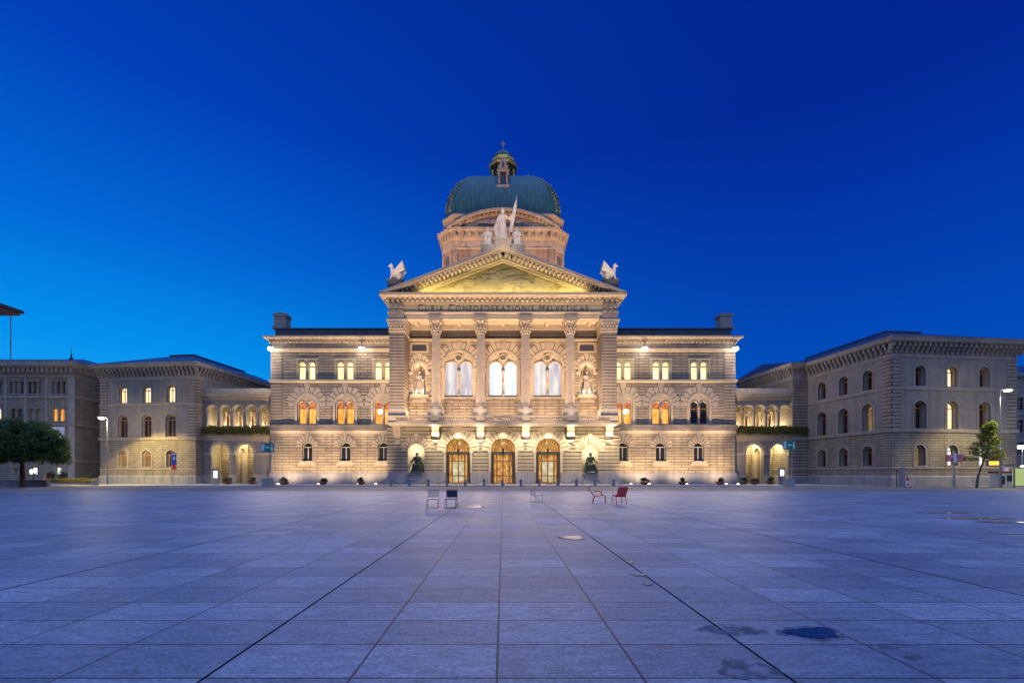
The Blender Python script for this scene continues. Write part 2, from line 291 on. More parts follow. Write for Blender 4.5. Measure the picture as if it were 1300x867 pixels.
# ------------------------------------------------------------------ geometry helpers
def TF(Y): return lambda u, d, z: (u, Y + d, z)             # a wall that faces the camera
def TS(X, s): return lambda u, d, z: (X - s * d, u, z)      # a side wall at x = X facing s
class MB:
    def __init__(self): self.v = []; self.f = []
    def add(self, vs, fs):
        o = len(self.v); self.v += [tuple(p) for p in vs]; self.f += [[i + o for i in f] for f in fs]
    def box(self, x0, x1, y0, y1, z0, z1, taper=0):
        t = taper
        self.add([(x0, y0, z0), (x1, y0, z0), (x1, y1, z0), (x0, y1, z0), (x0 + t, y0 + t, z1), (x1 - t, y0 + t, z1), (x1 - t, y1 - t, z1), (x0 + t, y1 - t, z1)],
                 [(0, 3, 2, 1), (4, 5, 6, 7), (0, 1, 5, 4), (1, 2, 6, 5), (2, 3, 7, 6), (3, 0, 4, 7)])
    def tbox(self, T, u0, u1, d0, d1, z0, z1):
        self.add([T(u0, d0, z0), T(u1, d0, z0), T(u1, d1, z0), T(u0, d1, z0), T(u0, d0, z1), T(u1, d0, z1), T(u1, d1, z1), T(u0, d1, z1)],
                 [(0, 3, 2, 1), (4, 5, 6, 7), (0, 1, 5, 4), (1, 2, 6, 5), (2, 3, 7, 6), (3, 0, 4, 7)])
    def prism(self, T, poly, d0, d1):
        n = len(poly)
        self.add([T(u, d0, z) for u, z in poly] + [T(u, d1, z) for u, z in poly],
                 [list(range(n)), list(range(2 * n - 1, n - 1, -1))] + [(i, (i + 1) % n, n + (i + 1) % n, n + i) for i in range(n)])
    def lathe(self, prof, c=(0, 0, 0), seg=20, flute=0, nf=0, caps=True):
        k = len(prof); vs = []
        for i in range(seg):
            a = 2 * PI * i / seg
            for r_, z in prof:
                q = r_ * (1 - (flute if (nf and i % 2) else 0)); vs.append((c[0] + q * math.cos(a), c[1] + q * math.sin(a), c[2] + z))
        fs = [(i * k + j, ((i + 1) % seg) * k + j, ((i + 1) % seg) * k + j + 1, i * k + j + 1) for i in range(seg) for j in range(k - 1)]
        if caps: fs += [[i * k for i in range(seg)][::-1], [i * k + k - 1 for i in range(seg)]]
        self.add(vs, fs)
    def tube(self, pts, r_, seg=8, r2=None):
        pts = [Vector(p) for p in pts]; n = len(pts); vs = []
        up = None
        for i, p in enumerate(pts):
            d = (pts[min(i + 1, n - 1)] - pts[max(i - 1, 0)]).normalized()
            if up is None or abs(up.dot(d)) > .95: up = Vector((0, 0, 1)) if abs(d.z) < .9 else Vector((1, 0, 0))
            a = d.cross(up).normalized(); b_ = d.cross(a).normalized(); up = -b_ if False else up
            rr = r_ if r2 is None else r_ + (r2 - r_) * i / (n - 1)
            for k in range(seg):
                t = 2 * PI * k / seg; vs.append(p + a * rr * math.cos(t) + b_ * rr * math.sin(t))
        fs = [(i * seg + k, i * seg + (k + 1) % seg, (i + 1) * seg + (k + 1) % seg, (i + 1) * seg + k) for i in range(n - 1) for k in range(seg)]
        fs += [list(range(seg))[::-1], [(n - 1) * seg + k for k in range(seg)]]
        self.add(vs, fs)
    def sphere(self, c, r_, sc=(1, 1, 1), seg=12, rings=8):
        self.lathe_s = None
        vs = [(c[0], c[1], c[2] - r_ * sc[2])]
        for j in range(1, rings):
            ph = PI * j / rings - PI / 2
            for i in range(seg):
                a = 2 * PI * i / seg
                vs.append((c[0] + r_ * sc[0] * math.cos(ph) * math.cos(a), c[1] + r_ * sc[1] * math.cos(ph) * math.sin(a), c[2] + r_ * sc[2] * math.sin(ph)))
        vs.append((c[0], c[1], c[2] + r_ * sc[2])); N = len(vs) - 1
        fs = [(0, 1 + (i + 1) % seg, 1 + i) for i in range(seg)]
        for j in range(rings - 2):
            o = 1 + j * seg
            fs += [(o + i, o + (i + 1) % seg, o + seg + (i + 1) % seg, o + seg + i) for i in range(seg)]
        o = 1 + (rings - 2) * seg
        fs += [(o + i, o + (i + 1) % seg, N) for i in range(seg)]
        self.add(vs, fs)
    def ring(self, path, prof, closed=True, cap=True):
        """sweep profile [(outward offset, z)] round a plan polygon (counter-clockwise), mitred"""
        n = len(path); offs = []
        P = [Vector(p) for p in path]
        for i in range(n):
            e1 = (P[i] - P[i - 1]) if (closed or i > 0) else None
            e2 = (P[(i + 1) % n] - P[i]) if (closed or i < n - 1) else None
            n1 = Vector((e1.y, -e1.x)).normalized() if e1 is not None else None
            n2 = Vector((e2.y, -e2.x)).normalized() if e2 is not None else None
            if n1 is None: o = n2
            elif n2 is None: o = n1
            else: o = (n1 + n2) / (1 + n1.dot(n2))
            offs.append(o)
        k = len(prof); vs = []
        for i in range(n):
            for o, z in prof: vs.append((P[i].x + offs[i].x * o, P[i].y + offs[i].y * o, z))
        m_ = n if closed else n - 1
        fs = [(i * k + j, ((i + 1) % n) * k + j, ((i + 1) % n) * k + j + 1, i * k + j + 1) for i in range(m_) for j in range(k - 1)]
        if not closed and cap: fs += [list(range(k)), [(n - 1) * k + j for j in range(k)][::-1]]
        self.add(vs, fs)
    def face(self, pts): self.add(pts, [list(range(len(pts)))])
    def wall(self, T, outer, holes, depth):
        """flat wall with holes in it; each hole gets its reveal"""
        bm = bmesh.new(); es = []
        for lp in [outer] + holes:
            vs = [bm.verts.new((u, z, 0)) for u, z in lp]
            es += [bm.edges.new((vs[i], vs[(i + 1) % len(vs)])) for i in range(len(vs))]
        bmesh.ops.triangle_fill(bm, use_beauty=True, use_dissolve=False, edges=es, normal=(0, 0, 1))
        bm.verts.index_update()
        self.add([T(v.co.x, 0, v.co.y) for v in bm.verts], [[v.index for v in f.verts] for f in bm.faces]); bm.free()
        for lp in holes:
            n = len(lp)
            self.add([T(u, 0, z) for u, z in lp] + [T(u, depth, z) for u, z in lp], [(i, (i + 1) % n, n + (i + 1) % n, n + i) for i in range(n)])
    def band(self, T, cx, w, zb, zs, th, d0, d1, n=14):
        """archivolt with jambs round an arched opening"""
        a = arch(cx, w, zb, zs, n); b_ = arch(cx, w + 2 * th, zb, zs, n)
        k = len(a)
        vs = [T(*p[:1], d0, p[1]) for p in a] + [T(p[0], d0, p[1]) for p in b_] + [T(p[0], d1, p[1]) for p in a] + [T(p[0], d1, p[1]) for p in b_]
        fs = []
        for i in range(k - 1):
            fs += [(i, i + 1, k + i + 1, k + i), (k + i, k + i + 1, 3 * k + i + 1, 3 * k + i), (i, i + 1, 2 * k + i + 1, 2 * k + i)]
        self.add(vs, fs)
    def voussoirs(self, T, cx, zs, r0, r1, n, d0, d1, gap=.03, key=1.0, a0=0, a1=180):
        for i in range(n):
            a = R(a0 + (a1 - a0) * i / n); c = R(a0 + (a1 - a0) * (i + 1) / n)
            ga = gap / r0 / 2; gb = gap / r1 / 2
            mid = (n % 2 and i == n // 2); q1 = r1 * (key if mid else (1 + .10 * (i % 2)))
            self.prism(T, [(cx + r0 * math.cos(a + ga), zs + r0 * math.sin(a + ga)), (cx + q1 * math.cos(a + gb), zs + q1 * math.sin(a + gb)),
                           (cx + q1 * math.cos(c - gb), zs + q1 * math.sin(c - gb)), (cx + r0 * math.cos(c - ga), zs + r0 * math.sin(c - ga))], d0 - (.05 if mid else 0), d1)
    def fan(self, T, cx, zs, r0, r1, a0, a1, d, n=20):
        vs = []
        for i in range(n + 1):
            a = R(a0 + (a1 - a0) * i / n); vs += [T(cx + r0 * math.cos(a), d, zs + r0 * math.sin(a)), T(cx + r1 * math.cos(a), d, zs + r1 * math.sin(a))]
        self.add(vs, [(2 * i, 2 * i + 1, 2 * i + 3, 2 * i + 2) for i in range(n)])
    def pieces(self, name, mat, parent=None, local=False):
        n = len(self.v); up = list(range(n))
        def find(i):
            while up[i] != i: up[i] = up[up[i]]; i = up[i]
            return i
        for f in self.f:
            for q in f[1:]: up[find(q)] = find(f[0])
        isl = {}
        for i in range(n): isl.setdefault(find(i), []).append(i)
        bb = []
        for r_, vs in isl.items():
            lo = [min(self.v[i][k] for i in vs) - .03 for k in range(3)]; hi = [max(self.v[i][k] for i in vs) + .03 for k in range(3)]; bb.append((r_, lo, hi))
        for a in range(len(bb)):
            for b_ in range(a + 1, len(bb)):
                if all(bb[a][1][k] < bb[b_][2][k] and bb[b_][1][k] < bb[a][2][k] for k in range(3)): up[find(bb[a][0])] = find(bb[b_][0])
        out = {}
        for f in self.f: out.setdefault(find(f[0]), []).append(f)
        for fs in out.values():
            m_ = MB(); mp_ = {}
            for f in fs:
                for i in f:
                    if i not in mp_: mp_[i] = len(m_.v); m_.v.append(self.v[i])
                m_.f.append([mp_[i] for i in f])
            m_.build(name, mat, parent, local=local)
    def build(self, name, mat, parent=None, smooth=False, recalc=True, local=False):
        me = bpy.data.meshes.new(name)
        off = Vector((0, 0, 0)) if (parent is None or local) else wloc(parent)
        me.from_pydata([Vector(p) - off for p in self.v] if off.length else self.v, [], self.f)
        if recalc:
            bm = bmesh.new(); bm.from_mesh(me); bmesh.ops.recalc_face_normals(bm, faces=bm.faces); bm.to_mesh(me); bm.free()
        me.materials.append(MAT[mat])
        if smooth:
            for p in me.polygons: p.use_smooth = True
        me.update()
        o = bpy.data.objects.new(name, me); COL.objects.link(o)
        if parent is not None: o.parent = parent
        return o
def wloc(o):
    p = Vector((0, 0, 0))
    while o is not None: p += o.location; o = o.parent
    return p
def arch(cx, w, zb, zs, n=14):
    r_ = w / 2
    return [(cx + r_, zb)] + [(cx + r_ * math.cos(PI * i / n), zs + r_ * math.sin(PI * i / n)) for i in range(n + 1)] + [(cx - r_, zb)]
def rect(u0, u1, z0, z1): return [(u0, z0), (u1, z0), (u1, z1), (u0, z1)]
def circ(cx, cz, r_, n=12): return [(cx + r_ * math.cos(2 * PI * i / n), cz + r_ * math.sin(2 * PI * i / n)) for i in range(n)]
def empty(name, loc=(0, 0, 0), rz=0):
    o = bpy.data.objects.new(name, None); COL.objects.link(o); o.location = loc; o.rotation_euler = (0, 0, rz); return o
def tag(o, label, cat, group=None, kind=None):
    o['label'] = label; o['category'] = cat
    if group: o['group'] = group
    if kind: o['kind'] = kind
    return o
def copy_tree(o, parent=None):
    c = o.copy(); COL.objects.link(c)
    if parent is not None: c.parent = parent
    for ch in list(o.children): copy_tree(ch, c)
    return c
def solidify(mesh_obj, voxel, smooth=6):
    """merge overlapping lumps into one continuous sculpted surface"""
    md = mesh_obj.modifiers.new('remesh', 'REMESH'); md.mode = 'VOXEL'; md.voxel_size = voxel; md.use_smooth_shade = True
    ms = mesh_obj.modifiers.new('smooth', 'SMOOTH'); ms.iterations = smooth; ms.factor = .5
    dg = bpy.context.evaluated_depsgraph_get(); ev = mesh_obj.evaluated_get(dg)
    me = bpy.data.meshes.new_from_object(ev)
    for p in me.polygons: p.use_smooth = True
    mesh_obj.modifiers.clear(); mesh_obj.data = me
    return mesh_obj
def leaves(mb, c, rad, n, size, rnd, shell=.5, flat=1.0):
    for _ in range(n):
        while True:
            p = Vector((rnd.uniform(-1, 1), rnd.uniform(-1, 1), rnd.uniform(-1, 1)))
            if shell * shell < p.length_squared < 1: break
        q = Vector((c[0] + p.x * rad[0], c[1] + p.y * rad[1], c[2] + p.z * rad[2]))
        s = size * rnd.uniform(.6, 1.3)
        a = Vector((rnd.gauss(0, 1), rnd.gauss(0, 1), rnd.gauss(0, 1))).normalized(); b_ = a.orthogonal().normalized(); b_.rotate(Matrix.Rotation(rnd.uniform(0, 6.28), 3, a))
        e = a.cross(b_)
        mb.add([q - b_ * s, q + e * s * .45, q + b_ * s, q - e * s * .45], [(0, 1, 2, 3)])

# window kit: part 'window' (stone surround) > 'frame', 'pane'
def arched_window(par, T, cx, w, zb, zs, depth, pane, frame='frame_wood', ring=.16, transom=True, bars=1, sill=True, vous=0, vr=.75, key=1.2, stone='trim', reveal_pane=None, mullion=.07, fan=False, hood=0):
    s = MB()
    if ring: s.band(T, cx, w, zb, zs, ring, -.06, .02)
    if hood: s.band(T, cx, w + 2 * hood, zs, zs, .1, -.09, .02)
    if sill: s.tbox(T, cx - w / 2 - .28, cx + w / 2 + .28, -.14, .1, zb - .22, zb)
    if vous: s.voussoirs(T, cx, zs, w / 2 + ring + .01, w / 2 + ring + vr, vous, -.05, .02, key=key)
    if not s.v: s.tbox(T, cx - w / 2, cx + w / 2, depth - .03, depth + .05, zb, zb + .06)
    win = s.build('window', stone, par)
    p = MB(); p.face([T(u, depth, z) for u, z in arch(cx, w, zb, zs)]); p.build('pane', pane, win)
    f = MB(); t = mullion; r_ = w / 2
    f.band(T, cx, w - 2 * .11, zb, zs, .11, depth - .07, depth - .005)
    if transom: f.tbox(T, cx - r_, cx + r_, depth - .09, depth - .008, zs - .02, zs + .09)
    for i in range(bars):
        u = cx - r_ + w * (i + 1) / (bars + 1); f.tbox(T, u - t / 2, u + t / 2, depth - .08, depth - .006, zb, zs)
    if fan:
        for a in (60, 120): 
            c_, s_ = math.cos(R(a)), math.sin(R(a))
            f.prism(T, [(cx - .03, zs), (cx + .03, zs), (cx + .03 + r_ * c_, zs + r_ * s_), (cx - .03 + r_ * c_, zs + r_ * s_)], depth - .06, depth - .007)
    f.tbox(T, cx - r_, cx + r_, depth - .07, depth - .004, zb, zb + .1)
    f.build('frame', frame, win)
    return win

# ================================================================== GROUND
def sheet(name, x0, x1, y0, y1, z, mat):
    b = MB(); b.face([(x0, y0, z), (x1, y0, z), (x1, y1, z), (x0, y1, z)]); o = b.build(name, mat); o['kind'] = 'structure'; return o
sheet('ground', -900, 900, -400, 1200, 0, 'asphalt')
sheet('plaza', -62, 62, -30, 43.5, .004, 'plaza_slabs')
sheet('road', -140, 140, 43.5, 60.5, .004, 'asphalt_warm_lit')
b = MB(); b.box(-120, 120, 60.5, 60.8, 0, .07); o = b.build('kerb', 'pavement_stone'); o['kind'] = 'structure'
b = MB(); b.face([(-120, 60.8, .062), (120, 60.8, .062), (120, 120, .062), (-120, 120, .062)]); o = b.build('pavement', 'pavement_stone'); o['kind'] = 'structure'
b = MB()
for x in (-2, 2, 6, -6, 10, -10):
    X = -.049 + x * TW; b.face([(X - .011, -30, .0085), (X + .011, -30, .0085), (X + .011, 43.5, .0085), (X - .011, 43.5, .0085)])
o = b.build('drain_slot', 'slot'); o['kind'] = 'structure'; o.name = 'path_joint'
def puddle(px, py, w, h, seed, wet=True):
    rnd = random.Random(seed); Y = F * 1.6 / (py - VY); X = PX(px, Y); hw = w * Y / F / 2; hd = abs(F * 1.6 / (py - h / 2 - VY) - F * 1.6 / (py + h / 2 - VY)) / 2
    k = 48; ph = [rnd.uniform(0, 6.28) for _ in range(6)]
    def outline(g_, z):
        pts = []
        for i in range(k):
            a = 2 * PI * i / k; q = 1 + .16 * math.sin(2 * a + ph[0]) + .12 * math.sin(3 * a + ph[1]) + .08 * math.sin(5 * a + ph[2]) + .05 * math.sin(8 * a + ph[3]) + .04 * math.sin(13 * a + ph[4])
            pts.append((X + (hw * q + g_) * math.cos(a), Y + (hd * q + g_) * math.sin(a), z))
        return pts
    b = MB(); b.face(outline(min(.09, hw * .3), .0105)); o = b.build('damp_ground', 'damp'); o['kind'] = 'structure'
    if wet: b = MB(); b.face(outline(0, .0145)); o = b.build('water_puddle', 'water' if w > 50 else 'wet_film'); o['kind'] = 'structure'
for i, a in enumerate([(1032, 804, 58, 15), (727, 682.5, 32, 4), (710, 680.5, 10, 1.5), (760, 682, 9, 1.4), (600, 643.5, 24, 3), (588, 640, 14, 2), (800, 714, 9, 3), (812, 730, 14, 2.5), (822, 742, 9, 2.5),
                       (948, 850, 60, 16, 0, False), (1162, 834, 24, 7, 0, False), (1128, 822, 20, 3, 0, False), (930, 800, 62, 8, 0, False), (1240, 658, 80, 1.8), (1275, 663, 60, 1.6), (1200, 651, 60, 1.2), (1282, 677, 34, 2.2)]):
    puddle(*a[:4], seed=i * 5 + 1, wet=len(a) == 4)

# ================================================================== PARLIAMENT BUILDING
par = empty('parliament_building', (0, 73.4, 0))
tag(par, 'floodlit domed parliament palace with columned portico, pediment and green copper dome', 'parliament')
YW = 73.4
TWf = TF(YW)
XC = (19.35, 25.45, 31.6)
UNLIT = (0.0, 0, 0)
for s in (-1, 1):
    w = MB(); holes = []
    for c in XC:
        c *= s
        holes += [arch(c, 1.65, 3.76, 5.95), arch(c, 3.2, 9.73, 12.8), rect(c - 1.5, c + 1.5, 16.9, 20.05)]
    x0, x1 = sorted((17.2 * s, 37.4 * s))
    w.wall(TWf, rect(x0, x1, 1.85, 21.3), holes, .55)
    # side wall and back
    w.face([(37.4 * s, YW, 1.85), (37.4 * s, 96, 1.85), (37.4 * s, 96, 21.3), (37.4 * s, YW, 21.3)])
    w.face([(37.4 * s, 96, 0), (17.2 * s, 96, 0), (17.2 * s, 96, 25.2), (37.4 * s, 96, 25.2)])
    w.build('wing_wall', 'ashlar', par)
    path = [(17.2 * s, YW), (37.4 * s, YW), (37.4 * s, 96)]
    if s < 0: path = path[::-1]
    t = MB(); t.ring(path, [(0, 0), (.22, 0), (.22, 1.6), (.1, 1.85), (0, 1.85)], closed=False)
    for vx in (20.9, 23.6, 27.0, 29.8, 33.4): t.box(vx * s - .35, vx * s + .35, YW - .26, YW - .1, .75, 1.15)
    t.build('plinth', 'plinth_stone', par)
    t = MB()
    t.ring(path, [(0, 8.1), (.10, 8.1), (.14, 8.68), (0, 8.72)], closed=False); t.build('band_moulding', 'trim', par)
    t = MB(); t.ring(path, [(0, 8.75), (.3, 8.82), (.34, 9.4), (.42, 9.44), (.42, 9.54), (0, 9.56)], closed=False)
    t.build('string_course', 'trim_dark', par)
    t = MB(); t.ring(path, [(0, 16.35), (.2, 16.4), (.28, 16.6), (.28, 16.84), (0, 16.88)], closed=False); t.build('sill_course', 'trim', par)
    t = MB()
    t.ring(path, [(0, 21.3), (.18, 21.32), (.38, 21.75), (.38, 21.84), (.08, 21.86), (.08, 22.6), (.28, 22.66), (.28, 23.18), (.62, 23.2), (.66, 23.34), (.93, 23.42), (.97, 23.67), (.0, 23.75)], closed=False)
    k = 0
    x = 17.4
    while x < 37.6: t.box(x * s - .16, x * s + .16, YW - .60, YW - .2, 22.76, 23.16); x += .62
    for yy in range(20): t.box(37.4 * s + s * .2 - .2, 37.4 * s + s * .2 + .2, YW + yy * .62, YW + yy * .62 + .32, 22.76, 23.16)
    t.build('cornice', 'trim', par)
    t = MB(); t.ring(path, [(0, 23.6), (-.45, 23.7), (-.45, 25.05), (-.3, 25.1), (-.3, 25.3), (-.7, 25.36)], closed=False); t.build('attic', 'zinc', par)
    t = MB()
    a, b_ = 17 * s, 36.7 * s
    t.face([(a, YW + .6, 25.3), (b_, YW + .6, 25.3), (b_ - 5 * s, YW + 9, 27.0), (a, YW + 9, 27.0)])
    t.face([(b_, YW + .6, 25.3), (b_, 96, 25.3), (b_ - 5 * s, 90, 27.0), (b_ - 5 * s, YW + 9, 27.0)])
    t.face([(a, YW + 9, 27.0), (b_ - 5 * s, YW + 9, 27.0), (b_ - 5 * s, 90, 27), (a, 90, 27)])
    t.build('roof', 'slate', par)
    t = MB(); xx = 36.4 * s
    t.box(xx - 1.15, xx + 1.15, YW + .55, YW + 2.8, 25.25, 25.75); t.box(xx - .95, xx + .95, YW + .8, YW + 2.6, 25.75, 27.4); t.box(xx - 1.1, xx + 1.1, YW + .7, YW + 2.7, 27.4, 27.8)
    if s < 0: t.lathe([(.0, 0), (.8, 0), (.95, .15), (.7, .3), (.2, .42)], (xx, YW + 1.7, 27.8), 10)
    t.build('chimney', 'trim_grey', par)
    # quoin pilaster strip at the outer edge
    t = MB(); t.tbox(TWf, *sorted((35.6 * s, 37.43 * s)), -.06, .05, 9.57, 16.34); t.tbox(TWf, *sorted((35.6 * s, 37.43 * s)), -.06, .05, 16.9, 21.28)
    t.pieces('corner_pilaster', 'banded', par)
    for i, c in enumerate(XC):
        c *= s
        # ground floor window
        g = arched_window(par, TWf, c, 1.65, 3.76, 5.95, .5, 'glass_dark', 'frame_white', ring=0, sill=False, bars=1, mullion=.09, vous=0)
        v = MB(); v.voussoirs(TWf, c, 5.95, .84, 1.75, 9, -.06, .02, gap=.10, key=1.25, a0=0, a1=180); v.build('voussoirs', 'trim', g); v = MB(); v.tbox(TWf, c - 1.35, c + 1.35, -.16, .1, 3.1, 3.4); v.tbox(TWf, c - 1.2, c + 1.2, -.08, .1, 3.4, 3.72)
        v.build('sill', 'trim', g)
        v = MB(); v.fan(TWf, c, 5.95, .85, 1.7, 0, 180, -.012); v.build('joint', 'joint', g)
        # middle bifora
        dark = (s > 0 and i == 2)
        v = MB(); v.band(TWf, c, 3.2, 9.73, 12.8, .34, -.10, .02); v.voussoirs(TWf, c, 12.8, 1.98, 3.0, 11, -.05, .02, gap=.10, key=1.3, a0=-6, a1=186)
        v.wall(TF(YW + .12), arch(c, 3.2, 9.73, 12.8), [arch(c - .75, 1.22, 9.78, 12.72), arch(c + .75, 1.22, 9.78, 12.72)], .32)
        for q in (-.75, .75): v.band(TF(YW + .12), c + q, 1.22, 9.78, 12.72, .1, -.06, .0)
        v.tbox(TWf, c - 2.1, c + 2.1, -.25, .05, 9.58, 9.72)
        win = v.build('window', 'trim', par)
        v = MB(); v.fan(TWf, c, 12.8, 2.0, 2.95, -6, 186, -.012); v.build('joint', 'joint', win)
        v = MB(); v.lathe([(.17, 0), (.17, .15), (.11, .25), (.10, 2.55), (.15, 2.65), (.19, 2.9)], (c, YW + .1, 9.75), 10); v.build('column', 'trim_grey', win, smooth=True)
        for q in (-.75, .75):
            p = MB(); p.face([(c + q - .62, YW + .45, 9.75), (c + q + .62, YW + .45, 9.75), (c + q + .62, YW + .45, 12.2), (c + q - .62, YW + .45, 12.2)])
            p.build('pane', 'glass_dark' if dark else 'pane_amber', win)
            p = MB(); p.face([(u, YW + .45, z) for u, z in arch(c + q, 1.3, 12.2, 12.72)]); p.build('pane', 'glass_dark' if dark else 'pane_amber_top', win)
            f = MB(); f.tbox(TWf, c + q - .62, c + q + .62, .38, .44, 12.15, 12.25); f.tbox(TWf, c + q - .62, c + q - .54, .38, .44, 9.75, 12.7); f.tbox(TWf, c + q + .54, c + q + .62, .38, .44, 9.75, 12.7); f.build('frame', 'frame_wood', win)
        # top pair
        v = MB(); v.wall(TF(YW + .07), rect(c - 1.5, c + 1.5, 16.9, 20.05), [arch(c - .77, 1.06, 16.92, 19.1), arch(c + .77, 1.06, 16.92, 19.1)], .4)
        for q in (-.77, .77): v.band(TF(YW + .07), c + q, 1.06, 16.92, 19.1, .13, -.08, .0)
        v.tbox(TWf, c - 1.72, c - 1.5, -.05, .28, 16.9, 20.05); v.tbox(TWf, c + 1.5, c + 1.72, -.05, .28, 16.9, 20.05); v.tbox(TWf, c - 1.8, c + 1.8, -.1, .28, 20.05, 20.28)
        win = v.build('window', 'trim_yellow', par)
        for q in (-.77, .77):
            p = MB(); p.face([(u, YW + .52, z) for u, z in arch(c + q, 1.12, 16.9, 19.1)]); p.build('pane', 'pane_yellow', win)
            f = MB(); f.tbox(TWf, c + q - .55, c + q + .55, .42, .5, 18.95, 19.1); f.build('frame', 'frame_dark', win)

# ---- portico ground storey
YP = 71.2
TP = TF(YP)
DX = (-7.05, 0, 7.05); NX = (-13.6, 13.6); CX_ = (-16.5, -10.5, -3.52, 3.52, 10.5, 16.5)
w = MB(); holes = [arch(c, 3.8, .15, 5.4) for c in DX] + [arch(c, 2.6, 1.9, 5.1) for c in NX]
outer = rect(-18.2, 18.2, .0, 9.0)
w.wall(TP, outer, [[(u, max(z, .15)) for u, z in h_] for h_ in holes], .9)
for s in (-1, 1): w.face([(18.2 * s, YP, 0), (18.2 * s, YW, 0), (18.2 * s, YW, 9), (18.2 * s, YP, 9)])
w.build('portico_wall', 'banded_ground', par)
t = MB()
edges = [-18.2, -14.9 + .1, -12.4 + .1 - .2, -8.95, -5.15, -1.9, 1.9, 5.15, 8.95, 12.3, 14.8, 18.2]
for a, b_ in ((-18.45, -14.95), (-12.25, -9.05), (-5.05, -2.0), (2.0, 5.05), (9.05, 12.25), (14.95, 18.45)):
    t.tbox(TP, a, b_, -.28, .0, 0, 1.6); t.tbox(TP, a + .04, b_ - .04, -.2, .0, 1.6, 1.85)
for a, b_ in ((-14.95, -12.25), (12.25, 14.95)): t.tbox(TP, a, b_, -.27, 0, 0, 1.45)
t.pieces('plinth', 'plinth_stone', par)
t = MB(); t.box(-9.6, 9.6, YP - 1.2, YP - .3, .03, .16); t.build('step', 'pavement_stone', par)
for c in CX_:
    v = MB()
    v.tbox(TP, c - .58, c + .58, -.75, .02, 8.3, 9.0); v.tbox(TP, c - .58, c + .58, -.55, .02, 7.5, 8.3); v.tbox(TP, c - .5, c + .5, -.3, .02, 7.25, 7.5)
    v.tbox(TP, c - .48, c + .48, -.16, .02, 6.75, 7.0); v.sphere((c, YP - .1, 6.6), .3, (1.5, .5, .7))
    v.build('corbel', 'trim', par)
# doors
for c in DX:
    v = MB(); v.voussoirs(TP, c, 5.4, 1.92, 3.3, 13, -.07, .02, gap=.10, key=1.02, a0=-4, a1=184)
    v.prism(TP, [(c - .42, 7.2), (c + .42, 7.2), (c + .62, 8.98), (c - .62, 8.98)], -.28, .02)
    for q in (-1, 1): v.tbox(TP, *sorted((c + q * 1.9, c + q * 2.25)), -.12, .02, 1.86, 4.95); v.tbox(TP, *sorted((c + q * 1.85, c + q * 2.4)), -.2, .02, 4.95, 5.3)
    d = v.build('entrance_door', 'trim', par)
    v = MB(); v.fan(TP, c, 5.4, 1.95, 3.25, -4, 184, -.012); v.build('joint', 'joint', d)
    D = TF(YP + .85)
    p = MB(); p.face([D(u, 0, z) for u, z in arch(c, 3.8, .1, 5.4)]); p.build('pane', 'pane_door', d)
    p = MB(); p.face([D(c - .95, -.03, .5), D(c + .95, -.03, .5), D(c + .95, -.03, 3.6), D(c - .95, -.03, 3.6)]); p.build('pane', 'pane_lobby' if c else 'pane_door', d)
    f = MB(); f.tbox(D, c - 1.9, c + 1.9, -.30, -.05, 4.65, 5.05); f.tbox(D, c - 1.9, c + 1.9, -.36, -.04, 5.05, 5.18)
    for q in (-1, 1):
        f.tbox(D, *sorted((c + q * 1.55, c + q * 1.9)), -.2, -.04, .1, 4.65)
    f.build('door_frame', 'frame_dark', d)
    f = MB()
    for q in (-1.5, -.97, 0, .97, 1.47):
        f.tbox(D, c + q - .09, c + q + .09, -.16, -.045, .15, 4.65)
    for z in (.15, 1.3, 3.6): f.tbox(D, c - 1.5, c + 1.5, -.15, -.05, z, z + .16)
    f.build('door_leaf', 'door_wood', d)
    f = MB()
    for rr2 in (.55, .95, 1.35, 1.72):
        f.band(D, c, 2 * rr2, 5.2, 5.4, .07, -.16, -.06, 16)
    for a in range(15, 180, 15):
        c_, s_ = math.cos(R(a)), math.sin(R(a)); nx, nz_ = -s_ * .03, c_ * .03
        f.prism(D, [(c + .5 * c_ + nx, 5.4 + .5 * s_ + nz_), (c + .5 * c_ - nx, 5.4 + .5 * s_ - nz_), (c + 1.8 * c_ - nx, 5.4 + 1.8 * s_ - nz_), (c + 1.8 * c_ + nx, 5.4 + 1.8 * s_ + nz_)], -.15, -.065)
        f.lathe([(.0, -.05), (.1, 0), (0, .05)], (c + 1.54 * c_, YP + .72, 5.4 + 1.54 * s_), 6)
    f.build('fanlight_grille', 'door_wood', d)
    f = MB(); f.tube([(c, YP + .35, 7.05), (c, YP + .35, 5.75)], .025, 6); f.lathe([(.08, 0), (.2, .1), (.22, .45), (.1, .6), (.02, .7)], (c, YP + .35, 5.15), 8); f.build('lantern', 'iron', d)
